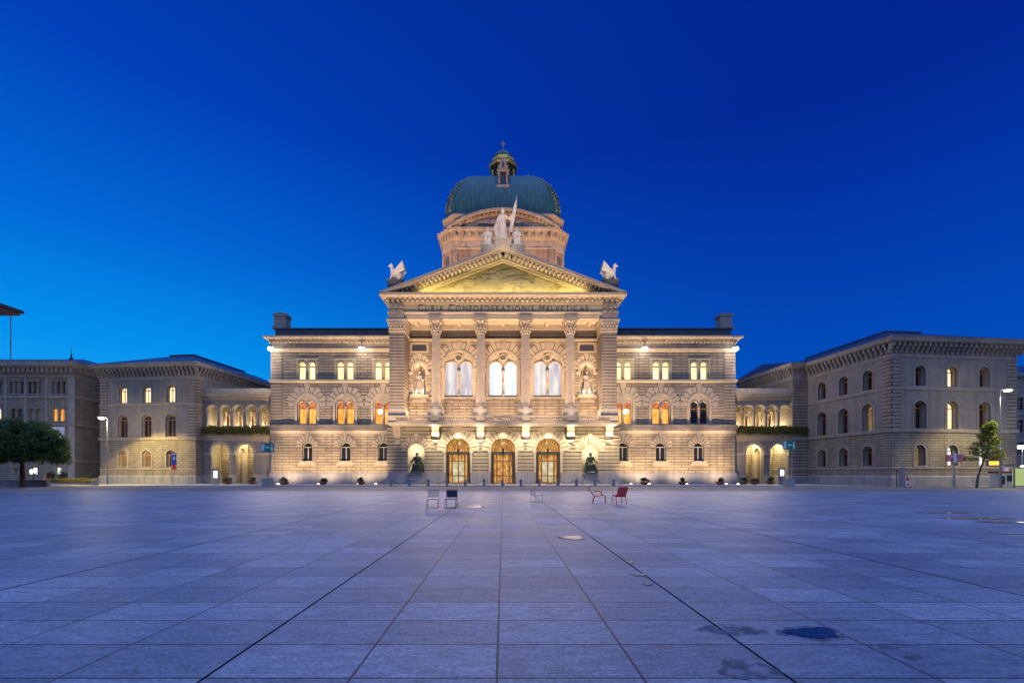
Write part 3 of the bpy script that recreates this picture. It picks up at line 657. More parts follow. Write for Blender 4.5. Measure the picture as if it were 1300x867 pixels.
for c in NX:
    v = MB()
    n_ = 10; lv = []
    # half cylinder niche with a quarter dome (shell)
    for z in (1.85, 3.0, 4.2, 5.1):
        lv.append([(c + 1.3 * math.cos(PI * i / n_), YP + .02 + 1.15 * math.sin(PI * i / n_), z) for i in range(n_ + 1)])
    for k in range(1, 7):
        ph = PI / 2 * k / 6; lv.append([(c + 1.3 * math.cos(ph) * math.cos(PI * i / n_), YP + .02 + 1.15 * math.cos(ph) * math.sin(PI * i / n_), 5.1 + 1.3 * math.sin(ph)) for i in range(n_ + 1)])
    vs = [p for q in lv for p in q]; m_ = n_ + 1
    v.add(vs, [(j * m_ + i, j * m_ + i + 1, (j + 1) * m_ + i + 1, (j + 1) * m_ + i) for j in range(len(lv) - 1) for i in range(n_)])
    v.face([(c - 1.3, YP, 1.9), (c + 1.3, YP, 1.9), (c + 1.3, YP + 1.2, 1.9), (c - 1.3, YP + 1.2, 1.9)])
    nb_ = v.build('niche', 'plaster', par, smooth=True)
    v = MB(); v.voussoirs(TP, c, 5.1, 1.32, 2.3, 11, -.07, .02, gap=.10, key=1.25, a0=0, a1=180); v.ring([(c - 1.3, YP + .02), (c - 1.3, YP + .02)], [(0, 0)], closed=False, cap=False) if False else None
    v.build('niche_surround', 'trim', nb_)
    v = MB(); v.fan(TP, c, 5.1, 1.34, 2.25, 0, 180, -.012); v.build('joint', 'joint', nb_)

# ---- balcony
t = MB(); pathb = [(-17.55, YW), (-17.55, 69.3), (17.55, 69.3), (17.55, YW)]
t.ring(pathb, [(-2.1, 9.0), (-.25, 9.0), (.0, 9.12), (.12, 9.3), (.12, 9.55), (0, 9.6), (-2.1, 9.6)], closed=False)
t.box(-17.5, 17.5, 69.4, 74, 9.1, 9.58); t.build('balcony_slab', 'trim', par)
t = MB()
t.ring([(-17.3, YW - 2), (-17.3, 69.45), (17.3, 69.45), (17.3, YW - 2)], [(-.16, 10.36), (.2, 10.36), (.2, 10.56), (-.16, 10.58)], closed=False)
t.ring([(-17.3, YW - 2), (-17.3, 69.45), (17.3, 69.45), (17.3, YW - 2)], [(-.12, 9.6), (.17, 9.6), (.17, 9.76), (-.12, 9.76)], closed=False)
for c in (-16.9, -10.43, -3.48, 3.48, 10.43, 16.9): t.box(c - .62, c + .62, 69.28, 69.62, 9.62, 10.5)
t.build('balcony_rail', 'trim', par)
x = -16.0
posts = (-16.9, -10.43, -3.48, 3.48, 10.43, 16.9)
for a, b_ in zip(posts, posts[1:]):
    t = MB(); k = int((b_ - a - 1.4) / .31); o_ = (b_ - a - k * .31) / 2
    for q in range(k + 1): t.lathe([(.155, 0), (.11, .06), (.06, .1), (.12, .25), (.06, .45), (.1, .55), (.155, .6)], (a + o_ + q * .31, 69.45, 9.76), 8)
    t.build('balustrade', 'trim', par)

# ---- loggia: piers, back wall, columns
for s in (-1, 1):
    t = MB(); x0, x1 = sorted((15.2 * s, 17.5 * s)); t.box(x0, x1, 70.0, YW + .05, 9.6, 23.5); t.build('portico_pier', 'banded', par)
    t = MB(); t.ring([(x0, YW), (x0, 70), (x1, 70), (x1, YW)], [(0, 9.6), (.22, 9.6), (.22, 11.1), (.1, 11.3), (.16, 11.6), (.05, 11.8), (0, 11.9)], closed=False); t.build('pier_base', 'trim', par)
    t = MB(); t.ring([(x0, YW), (x0, 70), (x1, 70), (x1, YW)], [(0, 23.45), (.1, 23.5), (.1, 23.75), (.06, 23.8), (.12, 24.3), (.3, 25.1), (.38, 25.2), (.38, 25.42), (0, 25.42)], closed=False)
    rnd = random.Random(3)
    for row in range(3):
        for k in range(5):
            xx = x0 + .1 + (x1 - x0 - .2) * (k + .5 * (row % 2)) / 4.5
            t.sphere((xx, 69.86 - row * .06, 24.0 + row * .42), .2, (1, .8, 1.1), 6, 5)
        for k in range(4): t.sphere((x0 - .05 if s > 0 else x1 + .05, 70.3 + k * .6, 24.0 + row * .42), .2, (1, 1, 1), 6, 5)
    t.build('pier_capital', 'trim', par)
YB = 73.55; TB = TF(YB)
holes = [arch(c, 4.7, 14.1, 18.95) for c in (-7.16, 0, 7.16)] + [arch(c, 2.05, 14.4, 18.5) for c in (-13.5, 13.5)]
w = MB(); w.wall(TB, rect(-15.3, 15.3, 9.5, 23.3), holes, .5); w.build('loggia_wall', 'ashlar', par)
t = MB()
for z0, z1, d in ((23.0, 23.15, .12), (23.15, 23.45, .25)): t.tbox(TB, -15.25, 15.25, -d, .0, z0, z1)
t.tbox(TB, -15.25, 15.25, -.2, .0, 13.75, 14.08); t.tbox(TB, -15.25, 15.25, -.12, .0, 9.6, 10.6)
for c in (-7.16, 0, 7.16):
    for q in (-1, 1): t.tbox(TB, *sorted((c + q * 2.38, c + q * 3.0)), -.22, .02, 18.3, 18.75)
for c in (-13.5, 13.5):
    for q in (-1, 1): t.tbox(TB, *sorted((c + q * 1.05, c + q * 1.75)), -.2, .02, 17.7, 18.15)
t.pieces('loggia_cornice', 'trim', par)
t = MB(); t.tbox(TB, -15.25, 15.25, .02, .3, 23.45, 24.85); t.build('loggia_frieze', 'dark_stone_and_shade', par)  # shadow band of the recessed frieze put into the stone colour
t = MB(); t.tbox(TB, -15.25, 15.25, -.12, .3, 24.85, 25.75); t.build('loggia_cornice', 'trim', par)
t = MB(); t.box(-17.4, 17.4, 71.35, 73.9, 25.72, 25.95); 
for c in (-13.8, -10.43, -7, -3.48, 0, 3.48, 7, 10.43, 13.8): t.box(c - .3, c + .3, 71.35, 73.5, 25.45, 25.72)
t.build('loggia_ceiling', 'trim', par)
for c in (-7.16, 0, 7.16):
    v = MB(); v.band(TB, c, 4.7, 14.1, 18.95, .42, -.14, .02, 20); v.voussoirs(TB, c, 18.95, 2.80, 4.0, 15, -.06, .02, gap=.10, key=1.1, a0=0, a1=180)
    v.prism(TB, [(c - .3, 21.5), (c + .3, 21.5), (c + .42, 22.9), (c - .42, 22.9)], -.22, .02)
    Q = TF(YB + .22)
    v.wall(Q, arch(c, 4.7, 14.1, 18.95, 20), [arch(c - 1.2, 1.96, 14.3, 18.75), arch(c + 1.2, 1.96, 14.3, 18.75), circ(c, 20.55, .42), [(c - 1.5, 20.0), (c - .75, 20.05), (c - .7, 20.55)], [(c + 1.5, 20.0), (c + .7, 20.55), (c + .75, 20.05)]], .2)
    for q in (-1.2, 1.2): v.band(Q, c + q, 1.96, 14.3, 18.75, .17, -.12, 0)
    for k in range(14):
        a = 2 * PI * k / 14; v.sphere((c + .52 * math.cos(a), YB + .12, 20.55 + .52 * math.sin(a)), .12, seg=6, rings=4)
    win = v.build('great_window', 'trim', par)
    v = MB(); v.fan(TB, c, 18.95, 2.83, 3.9, 0, 180, -.012); v.build('joint', 'joint', win)
    v = MB(); v.lathe([(.3, 0), (.3, .3), (.2, .4), (.17, 2.0), (.22, 2.1), (.17, 2.2), (.16, 3.6), (.24, 3.8), (.3, 4.3)], (c, YB + .16, 14.3), 12); v.build('column', 'trim_grey', win, smooth=True)
    for q in (-1.2, 1.2):
        p = MB(); p.face([(u, YB + .45, z) for u, z in arch(c + q, 2.0, 14.2, 18.75)]); p.build('pane', 'pane_white' if c == 0 else 'pane_pinkish', win)
        f = MB(); f.tbox(TB, c + q - .98, c + q + .98, .36, .44, 14.2, 14.4); f.build('frame', 'frame_dark', win)
    p = MB(); p.face([(u, YB + .46, z) for u, z in circ(c, 20.55, .5)]); p.face([(c - 1.7, YB + .47, 19.9), (c + 1.7, YB + .47, 19.9), (c + 1.7, YB + .47, 20.1 + .6), (c - 1.7, YB + .47, 20.7)]); p.build('pane', 'pane_dim', win)
for c in (-13.5, 13.5):
    v = MB(); v.band(TB, c, 2.05, 18.0, 18.5, .4, -.16, .02); v.voussoirs(TB, c, 18.5, 1.45, 2.2, 9, -.05, .02, gap=.10, key=1.2)
    n_ = 10; lv = []
    for z in (14.4, 16, 17.4, 18.5): lv.append([(c + 1.02 * math.cos(PI * i / n_), YB + .02 + .95 * math.sin(PI * i / n_), z) for i in range(n_ + 1)])
    for k in range(1, 6):
        ph = PI / 2 * k / 5; lv.append([(c + 1.02 * math.cos(ph) * math.cos(PI * i / n_), YB + .02 + .95 * math.cos(ph) * math.sin(PI * i / n_), 18.5 + 1.02 * math.sin(ph)) for i in range(n_ + 1)])
    vs = [p for q in lv for p in q]; m_ = n_ + 1
    v.add(vs, [(j * m_ + i, j * m_ + i + 1, (j + 1) * m_ + i + 1, (j + 1) * m_ + i) for j in range(len(lv) - 1) for i in range(n_)])
    v.tbox(TB, c - 1.5, c + 1.5, -.45, 1, 14.05, 14.4); v.tbox(TB, c - 1.2, c + 1.2, -.25, .02, 13.2, 13.75)
    nb_ = v.build('niche', 'trim', par)
    v = MB(); v.fan(TB, c, 18.5, 1.47, 2.1, 0, 180, -.012); v.build('joint', 'joint', nb_)
    v = MB(); v.tbox(TB, c - 1.5, c + 1.5, -.14, .02, 21.2, 22.85); v.build('niche_panel', 'trim', nb_)
    v = MB(); v.prism(TB, [(c - 1.2, 21.45), (c + 1.2, 21.45), (c + 1.1, 22.4), (c - 1.1, 22.4)], -.2, -.1); v.build('plaque', 'panel_dark', nb_)

def make_column():
    r0 = empty('portico_column', (0, 0, 0))
    r0.parent = par
    t = MB(); t.box(-1.1, 1.1, -1.05, 1.05, 9.6, 11.75); t.box(-1.02, 1.02, -1.02, 1.02, 11.75, 11.8); t.build('pedestal', 'trim', r0, local=True)
    t = MB(); t.lathe([(1.02, 11.8), (1.08, 11.95), (1.0, 12.1), (.85, 12.2), (.9, 12.32), (.86, 12.45), (.74, 12.55)], (0, 0, 0), 28); t.build('base', 'trim', r0, smooth=True, local=True)
    t = MB(); t.lathe([(.72, 12.5), (.71, 14.5), (.69, 18), (.64, 22), (.61, 23.35)], (0, 0, 0), 48, flute=.07, nf=24); t.lathe([(.66, 23.3), (.72, 23.4), (.66, 23.5)], (0, 0, 0), 24); t.build('shaft', 'trim', r0, local=True)
    t = MB(); t.lathe([(.6, 23.45), (.62, 24.2), (.8, 24.9), (1.0, 25.2)], (0, 0, 0), 20)
    for row, (rad, zz, n_) in enumerate(((.72, 23.85, 10), (.8, 24.3, 10))):
        for k in range(n_):
            a = 2 * PI * (k + .5 * row) / n_; t.sphere((rad * math.cos(a), rad * math.sin(a), zz), .2, (.9, .9, 1.35), 6, 5)
            t.sphere(((rad + .14) * math.cos(a), (rad + .14) * math.sin(a), zz + .22), .12, (1, 1, .8), 6, 4)
    for a in (45, 135, 225, 315): t.sphere((1.12 * math.cos(R(a)), 1.12 * math.sin(R(a)), 25.0), .24, (1, 1, 1), 8, 6); t.sphere((.95 * math.cos(R(a)), .95 * math.sin(R(a)), 24.75), .18, (1, 1, 1.4), 8, 6)
    for a in (0, 90, 180, 270): t.sphere((.98 * math.cos(R(a)), .98 * math.sin(R(a)), 25.05), .17, seg=8, rings=6)
    t.box(-1.1, 1.1, -1.1, 1.1, 25.2, 25.45); t.build('capital', 'trim', r0, local=True)
    return r0
pc = make_column(); pc.location = Vector((-10.43, 70.98, 0)) - par.location
for X in (-3.48, 3.48, 10.43):
    c = copy_tree(pc); c.location = Vector((X, 70.98, 0)) - par.location

# ---- entablature and pediment
path = [(-17.55, 80), (-17.55, 69.95), (17.55, 69.95), (17.55, 80)]
t = MB()
t.ring(path, [(-1.45, 25.45), (0, 25.45), (0, 25.8), (.06, 25.82), (.06, 26.2), (.2, 26.3), (.24, 26.5), (.02, 26.55)], closed=False)
t.build('architrave', 'trim', par)
t = MB(); t.ring(path, [(.02, 26.5), (.02, 27.75)], closed=False); t.build('frieze', 'trim_yellow', par)
t = MB(); t.ring(path, [(.02, 27.7), (.2, 27.75), (.24, 27.9), (.24, 28.45), (.85, 28.5), (.9, 28.6), (1.15, 28.72), (1.2, 29.02), (1.2, 29.1), (-1, 29.2)], closed=False)
x = -17.6
while x < 17.7: t.box(x - .19, x + .19, 69.25, 69.75, 28.0, 28.42); x += .76
for s in (-1, 1):
    for yy in range(13): t.box(*sorted((17.75 * s, 18.25 * s)), 69.9 + yy * .76, 70.28 + yy * .76, 28.0, 28.42)
t.build('cornice', 'trim', par)
t = MB()
for s in (-1, 1):
    x0, x1 = sorted((15.2 * s, 17.5 * s))
    t.box(x0, x1, 69.72, 69.95, 25.5, 27.72)
    for k in range(3):
        xx = x0 + .35 + k * .8; t.box(xx - .22, xx + .22, 69.3, 69.72, 27.0, 27.62); t.box(xx - .22, xx + .22, 69.5, 69.72, 26.35, 26.75)
for c in (-10.43, -3.48, 3.48, 10.43): t.box(c - 1.0, c + 1.0, 69.72, 69.95, 25.5, 26.1)
t.pieces('entablature_block', 'trim_grey', par)
fc = bpy.data.curves.new('inscription', 'FONT'); fc.body = 'Curia Confoederationis Helveticae'
for ch in fc.body_format: ch.use_small_caps = True
fc.small_caps_scale = .8; fc.size = 1; fc.align_x = 'CENTER'; fc.extrude = .03; fc.space_character = 1.25
to = bpy.data.objects.new('inscription_tmp', fc); COL.objects.link(to)
dg = bpy.context.evaluated_depsgraph_get(); me = bpy.data.meshes.new_from_object(to.evaluated_get(dg))
bpy.data.objects.remove(to)
xs = [v.co.x for v in me.vertices]; ys = [v.co.y for v in me.vertices]
kx = 26.2 / (max(xs) - min(xs)); ky = .98 / (max(ys) - 0)
cxm = (max(xs) + min(xs)) / 2
for v in me.vertices: v.co = Vector(((v.co.x - cxm) * kx, 69.9 - v.co.z - 73.4, 26.64 + v.co.y * ky))
me.materials.append(MAT['dark_stone_and_shade']); io = bpy.data.objects.new('inscription', me); COL.objects.link(io); io.parent = par
# raking cornice
HW, ZB, ZA = 19.0, 29.1, 36.3
sl_ = (ZA - ZB) / HW
def chevron(mb, y0, y1, top, th, hw=None):
    """inverted V slab: top = drop below the outer rake line, th = thickness (vertical)"""
    h_ = HW if hw is None else hw
    za = ZA - top
    def zz(x): return za - sl_ * abs(x)
    for s in (-1, 1):
        mb.prism(TF(0), [(0, za), (s * h_, zz(h_)), (s * h_, zz(h_) - th), (0, za - th)], y0, y1)
t = MB(); chevron(t, 68.75, 71.2, 0, .5, 18.75); chevron(t, 69.05, 71.1, .5, .22, 18.0); t.build('raking_cornice', 'trim', par)
t = MB()
for s in (-1, 1):
    for k in range(27):
        x = .4 + k * .62; z = ZA - .72 - sl_ * x
        if z - .5 < ZB: break
        t.prism(TF(0), [(s * x - .17, z - .02), (s * x + .17, z - .02), (s * x + .17, z - .42), (s * x - .17, z - .42)], 69.2, 70.4)
t.build('modillions', 'trim_grey', par)
t = MB(); chevron(t, 70.35, 71.1, .72, .75, 15.5); chevron(t, 70.6, 71.1, 1.47, .28, 14.0); t.build('inner_moulding', 'trim_yellow', par)
t = MB(); t.face([(-18.4, 71.0, 29.15), (18.4, 71.0, 29.15), (0, 71.0, ZA - .15)])
t.build('tympanum', 'relief', par)
# low relief of masonry lumps in the tympanum
rnd = random.Random(11); t = MB()
for k in range(120):
    x = rnd.uniform(-13, 13); z = rnd.uniform(29.9, ZA - 1.9 - sl_ * abs(x)) if ZA - 1.9 - sl_ * abs(x) > 29.9 else None
    if z is None: continue
    q = rnd.uniform(.25, .7); a = rnd.uniform(0, 1.57)
    t.prism(TF(0), [(x + q * math.cos(a + i * PI / 2) * 1.2, z + q * math.sin(a + i * PI / 2) * .8) for i in range(4)], 71.0 - rnd.uniform(.03, .09), 71.05)
t.build('tympanum_relief', 'relief', par)
t = MB()
for s in (-1, 1): t.face([(0, 68.9, ZA + .03), (0, 96, ZA + .03), (s * 18.9, 96, ZB + .06), (s * 18.9, 68.9, ZB + .06)])
t.build('roof', 'slate', par)

# ---- drum
def oct_(h_, c, yc=104.5):
    return [(-h_ + c, yc - h_), (h_ - c, yc - h_), (h_, yc - h_ + c), (h_, yc + h_ - c), (h_ - c, yc + h_), (-h_ + c, yc + h_), (-h_, yc + h_ - c), (-h_, yc - h_ + c)]
O = oct_(12.5, 2.2)
t = MB(); t.ring(O, [(0, 26), (0, 49.3)]); t.build('drum_wall', 'drum_stone', par)
t = MB(); t.ring(O, [(0, 47.0), (.15, 47.05), (.2, 47.35), (.05, 47.4), (.05, 48.9), (.2, 49.0), (.3, 49.3), (.35, 50.25), (.85, 50.4), (1.05, 50.5), (1.1, 50.95), (0, 51.1)])
for k in range(14):
    x = -9.75 + k * 1.5; t.box(x - .28, x + .28, 91.2, 91.8, 49.3, 50.35)
for s in (-1, 1):
    for k in range(3):
        f_ = (k + .5) / 3; x = s * (10.3 + 2.2 * f_); y = 92 + 2.2 * f_; t.box(x + s * .35 - .28, x + s * .35 + .28, y - .6, y, 49.3, 50.35)
t.build('drum_cornice', 'trim', par)
t = MB()
for s in (-1, 1):
    for f0, f1 in ((.0, .22), (.78, 1.0)):
        a = (s * (10.3 + 2.2 * f0), 92 + 2.2 * f0); b_ = (s * (10.3 + 2.2 * f1), 92 + 2.2 * f1)
        t.ring([a, b_] if s > 0 else [b_, a], [(0, 40), (.14, 40), (.14, 47), (0, 47)], closed=False)
    t.box(*sorted((s * 9.2, s * 10.25)), 91.84, 92.02, 38, 47)
t.pieces('drum_pilaster', 'drum_stone', par)
t = MB()
for s in (-1, 1):
    a = (s * (10.3 + 2.2 * .32), 92 + 2.2 * .32); b_ = (s * (10.3 + 2.2 * .68), 92 + 2.2 * .68)
    t.ring([a, b_] if s > 0 else [b_, a], [(0.02, 42.5), (.05, 42.5), (.05, 46), (0.02, 46)], closed=False)
t.pieces('drum_panel', 'dark_stone_and_shade', par)
# segmental pediment in front of the attic
Rr = (11.3 ** 2 + 3.9 ** 2) / (2 * 3.9); zc = 50.95 + 3.9 - Rr; am = math.asin(11.3 / Rr)
t = MB()
def segm(mb, r0, r1, y0, y1, a_=am, n_=28):
    vs = []; 
    for i in range(n_ + 1):
        a = -a_ + 2 * a_ * i / n_
        for rr2, yy in ((r0, y0), (r1, y0), (r1, y1), (r0, y1)): vs.append((rr2 * math.sin(a), yy, zc + rr2 * math.cos(a)))
    fs = [(i * 4 + j, i * 4 + (j + 1) % 4, (i + 1) * 4 + (j + 1) % 4, (i + 1) * 4 + j) for i in range(n_) for j in range(4)]
    fs += [(0, 1, 2, 3), tuple(n_ * 4 + j for j in (3, 2, 1, 0))]; mb.add(vs, fs)
segm(t, Rr - .45, Rr, 90.9, 93.5); segm(t, Rr - 1.1, Rr - .45, 91.5, 93.5, am * .97)
for k in range(26):
    a = -am * .93 + 2 * am * .93 * k / 25; x = (Rr - .8) * math.sin(a); z = zc + (Rr - .8) * math.cos(a); t.box(x - .18, x + .18, 91.25, 91.6, z - .25, z + .25)
t.build('segmental_pediment', 'trim', par)
t = MB(); n_ = 20; t.face([((Rr - 1) * math.sin(-am + 2 * am * i / n_), 91.7, zc + (Rr - 1) * math.cos(-am + 2 * am * i / n_)) for i in range(n_ + 1)][::-1]); t.build('lunette', 'drum_stone', par)
t = MB(); rnd = random.Random(5)
for k in range(90):
    x = rnd.uniform(-7.5, 7.5); top = 53.4 - .035 * x * x; z = rnd.uniform(51.2, max(51.4, top - .25)); t.sphere((x, 91.62, z), rnd.uniform(.18, .42), (1.5, .5, .8), 7, 5)
t.build('lunette_relief', 'trim_grey', par)
A = oct_(12.05, 2.1)
t = MB(); t.ring(A, [(0, 50.9), (0, 53.4), (.3, 53.5), (.55, 53.7), (.6, 54.1), (0, 54.3)]); t.build('drum_attic', 'trim', par)
t = MB(); t.ring(oct_(11.9, 2.1), [(.3, 54.2), (.38, 54.3), (.35, 54.8), (.1, 54.95), (-1, 55)]); t.build('dome_gutter', 'zinc', par)
# dome
t = MB(); HD = 12.6; lv = []
for k in range(25):
    ph = PI / 2 * k / 24 * .97; h_ = 11.9 * math.cos(ph) ** .92; lv.append([(x, y, 55 + HD * math.sin(ph)) for x, y in oct_(h_, 2.0 * max(.25, h_ / 11.9))])
t.add([p for q in lv for p in q], [(j * 8 + i, j * 8 + (i + 1) % 8, (j + 1) * 8 + (i + 1) % 8, (j + 1) * 8 + i) for j in range(24) for i in range(8)] + [[24 * 8 + i for i in range(8)]])
dome = t.build('dome', 'copper', par)
t = MB()
def rib(mb, fx, axis, r_=.1, hi=1.0):
    pts = []
    for k in range(25):
        ph = PI / 2 * k / 24 * .97; h_ = 11.9 * math.cos(ph) ** .92
        if axis == 0:
            if abs(fx) > h_ - 1.0 * max(.25, h_ / 11.9): break
            pts.append((fx, 104.5 - h_, 55 + HD * math.sin(ph)))
        else:
            if abs(fx) > h_ - 1.0: break
            pts.append((axis * h_, 104.5 + fx, 55 + HD * math.sin(ph)))
    if len(pts) > 2: mb.tube(pts, r_, 5)
for k in range(-13, 14): rib(t, k * .82, 0, .075)
for k in (-10, -5, 5, 10): rib(t, k * .98, 0, .13)
for s in (-1, 1):
    for k in range(-10, 11): rib(t, k * 1.0, s, .06)
t.build('seam', 'copper', dome)
t = MB(); rnd = random.Random(9)
for s in (-1, 1):
    for k in range(1, 20):
        ph = PI / 2 * k / 24 * .97; h_ = 11.9 * math.cos(ph) ** .92; c_ = 2.0 * h_ / 11.9; z = 55 + HD * math.sin(ph)
        t.sphere((s * (h_ - c_ * .5), 104.5 - h_ + c_ * .5, z), rnd.uniform(.28, .45), (1, 1, 1), 7, 5)
        t.sphere((s * (h_ - c_ * .05), 104.5 - h_ + c_ * .95, z + .3), rnd.uniform(.2, .34), (1, 1, 1), 6, 4)
t.pieces('ridge_ornament', 'gilt_patina', dome)
# lantern with dormer
YL = 104.5
def ngon(r_, n_=8, ph=PI / 8, c=(0, YL)): return [(c[0] + r_ * math.cos(ph + 2 * PI * i / n_), c[1] + r_ * math.sin(ph + 2 * PI * i / n_)) for i in range(n_)]
t = MB(); t.ring(ngon(3.0), [(0, 65.5), (.2, 66.9), (.2, 67.2), (-.6, 67.4), (-.7, 70.6), (-.5, 70.8), (.1, 71.3), (.35, 71.6), (.4, 72.0), (-.2, 72.3), (-2.9, 72.4)])
lan = t.build('lantern', 'bronze', par)
t = MB()
for i in range(8):
    a = PI / 8 + 2 * PI * i / 8; t.lathe([(.24, 67.3), (.2, 67.5), (.18, 70.3), (.28, 70.7)], (2.6 * math.cos(a), YL + 2.6 * math.sin(a), 0), 8)
t.ring(ngon(3.0), [(.15, 71.3), (.42, 71.62), (.45, 71.8), (.2, 71.9)]); t.build('column', 'gilt_patina', lan)
t = MB(); t.ring(ngon(2.5), [(0, 72.3), (.1, 72.5), (.1, 73.3), (0, 73.4), (-.3, 73.42)]); t.build('gold_band', 'gold', lan)
t = MB(); t.lathe([(2.35, 73.35), (2.2, 74.1), (1.6, 74.9), (.8, 75.4), (.35, 75.8), (.3, 76.1)], (0, YL, 0), 16); t.build('cap', 'copper', lan, smooth=True)
t = MB(); t.lathe([(.1, 76.0), (.32, 76.3), (.1, 76.6)], (0, YL, 0), 10); t.box(-.09, .09, YL - .09, YL + .09, 76.5, 78.0); t.box(-.55, -.09, YL - .08, YL + .08, 77.15, 77.4); t.box(.09, .55, YL - .08, YL + .08, 77.15, 77.4)
t.build('cross', 'gilt_patina', lan)
t = MB(); yd = 94.0
t.box(-1.0, -.62, yd, yd + 4, 61.2, 64.2); t.box(.62, 1.0, yd, yd + 4, 61.2, 64.2); t.box(-1.3, 1.3, yd - .25, yd + 3, 60.7, 61.2); t.box(-1.25, 1.25, yd - .15, yd + 5, 64.2, 64.5)
t.prism(TF(0), [(-1.2, 64.5), (1.2, 64.5), (.75, 65.2), (.6, 66.3), (0, 66.9), (-.6, 66.3), (-.75, 65.2)], yd - .05, yd + 5)
dm = t.build('dormer', 'trim', lan)
t = MB(); t.box(-.62, .62, yd + .3, yd + .5, 61.2, 64.2); t.box(-.22, .22, yd - .1, yd - .04, 65.0, 66.0); t.build('opening', 'panel_dark', dm)

# ================================================================== SCULPTURES
def blob(mb, p0, r0, p1=None, r1=None, n=5, sc=(1, 1, 1)):
    if p1 is None: mb.sphere(p0, r0, sc, 14, 9); return
    p0, p1 = Vector(p0), Vector(p1)
    n = max(n, int((p1 - p0).length / (min(r0, r1) * .45)) + 1)
    for i in range(n + 1):
        f = i / n; mb.sphere(p0.lerp(p1, f), r0 + (r1 - r0) * f, sc, 12, 8)
def statue(name, label, mat, loc, kind, h=1.0, rz=0, group=None, voxel=.07, mirror=1):
    t = MB(); m_ = mirror
    if kind in ('bearer', 'standing'):
        blob(t, (0, 0, .35), .72, (0, .02, 2.5), .48, sc=(1, .8, 1)); blob(t, (0, .02, 2.4), .46, (0, 0, 3.65), .46, sc=(1.05, .72, 1))
        blob(t, (-.42, 0, 3.72), .24, (.42, 0, 3.72), .24); blob(t, (0, -.02, 3.8), .17, (0, -.05, 4.2), .16)
        t.sphere((0, -.08, 4.5), .32, (.88, 1, 1.15), 14, 10); t.sphere((0, .02, 4.62), .34, (1, 1, .8), 12, 8)
        t.sphere((0, -.4, 4.46), .07, (.8, 1, 1.3), 6, 5)
        for k in range(9):
            a = PI + PI * (k + .5) / 9; rr2 = .70; blob(t, (rr2 * math.cos(a) * 1.02, rr2 * .8 * math.sin(a), .12), .13, (.42 * math.cos(a), .36 * math.sin(a), 2.6 + .3 * (k % 2)), .08)
        blob(t, (-.5, 0, 3.65), .22, (-.86, -.1, 2.95), .18); blob(t, (-.86, -.1, 2.95), .17, (-.62, -.5, 2.5), .12); t.sphere((-.58, -.56, 2.46), .13)
        if kind == 'bearer':
            blob(t, (-.55, .25, 3.6), .25, (-1.1, .3, 2.0), .34); blob(t, (-1.1, .3, 2.0), .3, (-.8, .2, .9), .4); blob(t, (-.4, .35, 3.4), .3, (-.5, .4, 1.0), .5)
            blob(t, (.5, 0, 3.68), .22, (.95, -.12, 3.3), .18); blob(t, (.95, -.12, 3.3), .17, (1.28, -.1, 3.85), .13); t.sphere((1.3, -.1, 3.9), .15)
            blob(t, (.95, 0, 1.0), .09, (2.1, 0, 6.75), .08, n=60)
            blob(t, (1.2, .05, 1.7), .30, (1.5, .05, 3.6), .34, sc=(1, .5, 1)); blob(t, (1.5, .05, 3.6), .34, (1.85, .05, 5.4), .24, sc=(1, .5, 1)); blob(t, (1.85, .05, 5.4), .22, (2.05, 0, 6.5), .08, sc=(1, .6, 1))
        else:
            blob(t, (.5, 0, 3.65), .22, (.8, -.1, 2.95), .18); blob(t, (.8, -.1, 2.95), .17, (.5, -.48, 3.0), .12); t.sphere((.45, -.54, 3.02), .13)
            blob(t, (.5, .2, 3.4), .25, (.6, .2, .6), .4)
        t.box(-1.0, 1.0, -.75, .75, 0, .22)
    else:   # seated
        t.box(-.62, .62, -.25, .75, 0, 1.35); blob(t, (-.3, .1, 1.3), .38, (.3, .1, 1.3), .38)
        blob(t, (0, .15, 1.3), .46, (0, .1, 2.55), .42, sc=(1, .8, 1)); blob(t, (-.42, .08, 2.62), .2, (.42, .08, 2.62), .2); blob(t, (0, .06, 2.6), .15, (0, .02, 3.0), .14)
        t.sphere((0, -.02, 3.22), .28, (.88, 1, 1.15), 14, 10); t.sphere((0, .06, 3.32), .3, (1, 1, .8), 12, 8); t.sphere((0, -.3, 3.18), .06, (.8, 1, 1.3), 6, 5)
        for q in (-1, 1):
            blob(t, (q * .28, 0, 1.3), .33, (q * .34, -.8, 1.38), .27); blob(t, (q * .34, -.8, 1.35), .26, (q * .36, -.78, .2), .22); blob(t, (q * .36, -.8, .12), .14, (q * .4, -1.08, .1), .11)
        for k in range(6): blob(t, (-.55 + .22 * k, -.86 + .03 * (k % 2), .1), .11, (-.3 + .12 * k, -.8, 1.3), .09)
        blob(t, (m_ * .5, .08, 2.55), .2, (m_ * .78, -.1, 1.95), .16); blob(t, (m_ * .78, -.1, 1.95), .15, (m_ * .95, -.55, 1.9), .12); t.sphere((m_ * .98, -.62, 1.9), .14)
        blob(t, (-m_ * .5, .08, 2.55), .2, (-m_ * .72, -.1, 1.9), .16); blob(t, (-m_ * .72, -.1, 1.9), .15, (-m_ * .4, -.6, 1.7), .12); t.sphere((-m_ * .36, -.64, 1.68), .14)
        blob(t, (-m_ * .75, .1, .3), .45, (-m_ * .6, .15, 1.7), .3); blob(t, (m_ * .7, .1, .3), .38, (m_ * .55, .15, 1.2), .3)
        t.box(-.95, .95, -1.15, .8, -.02, .16)
    t.v = [(x * h, y * h, z * h) for x, y, z in t.v]
    o = t.build(name, mat); solidify(o, voxel * max(h, .5), 3); o.location = loc; o.rotation_euler = (0, 0, rz)
    tag(o, label, 'statue', group); return o
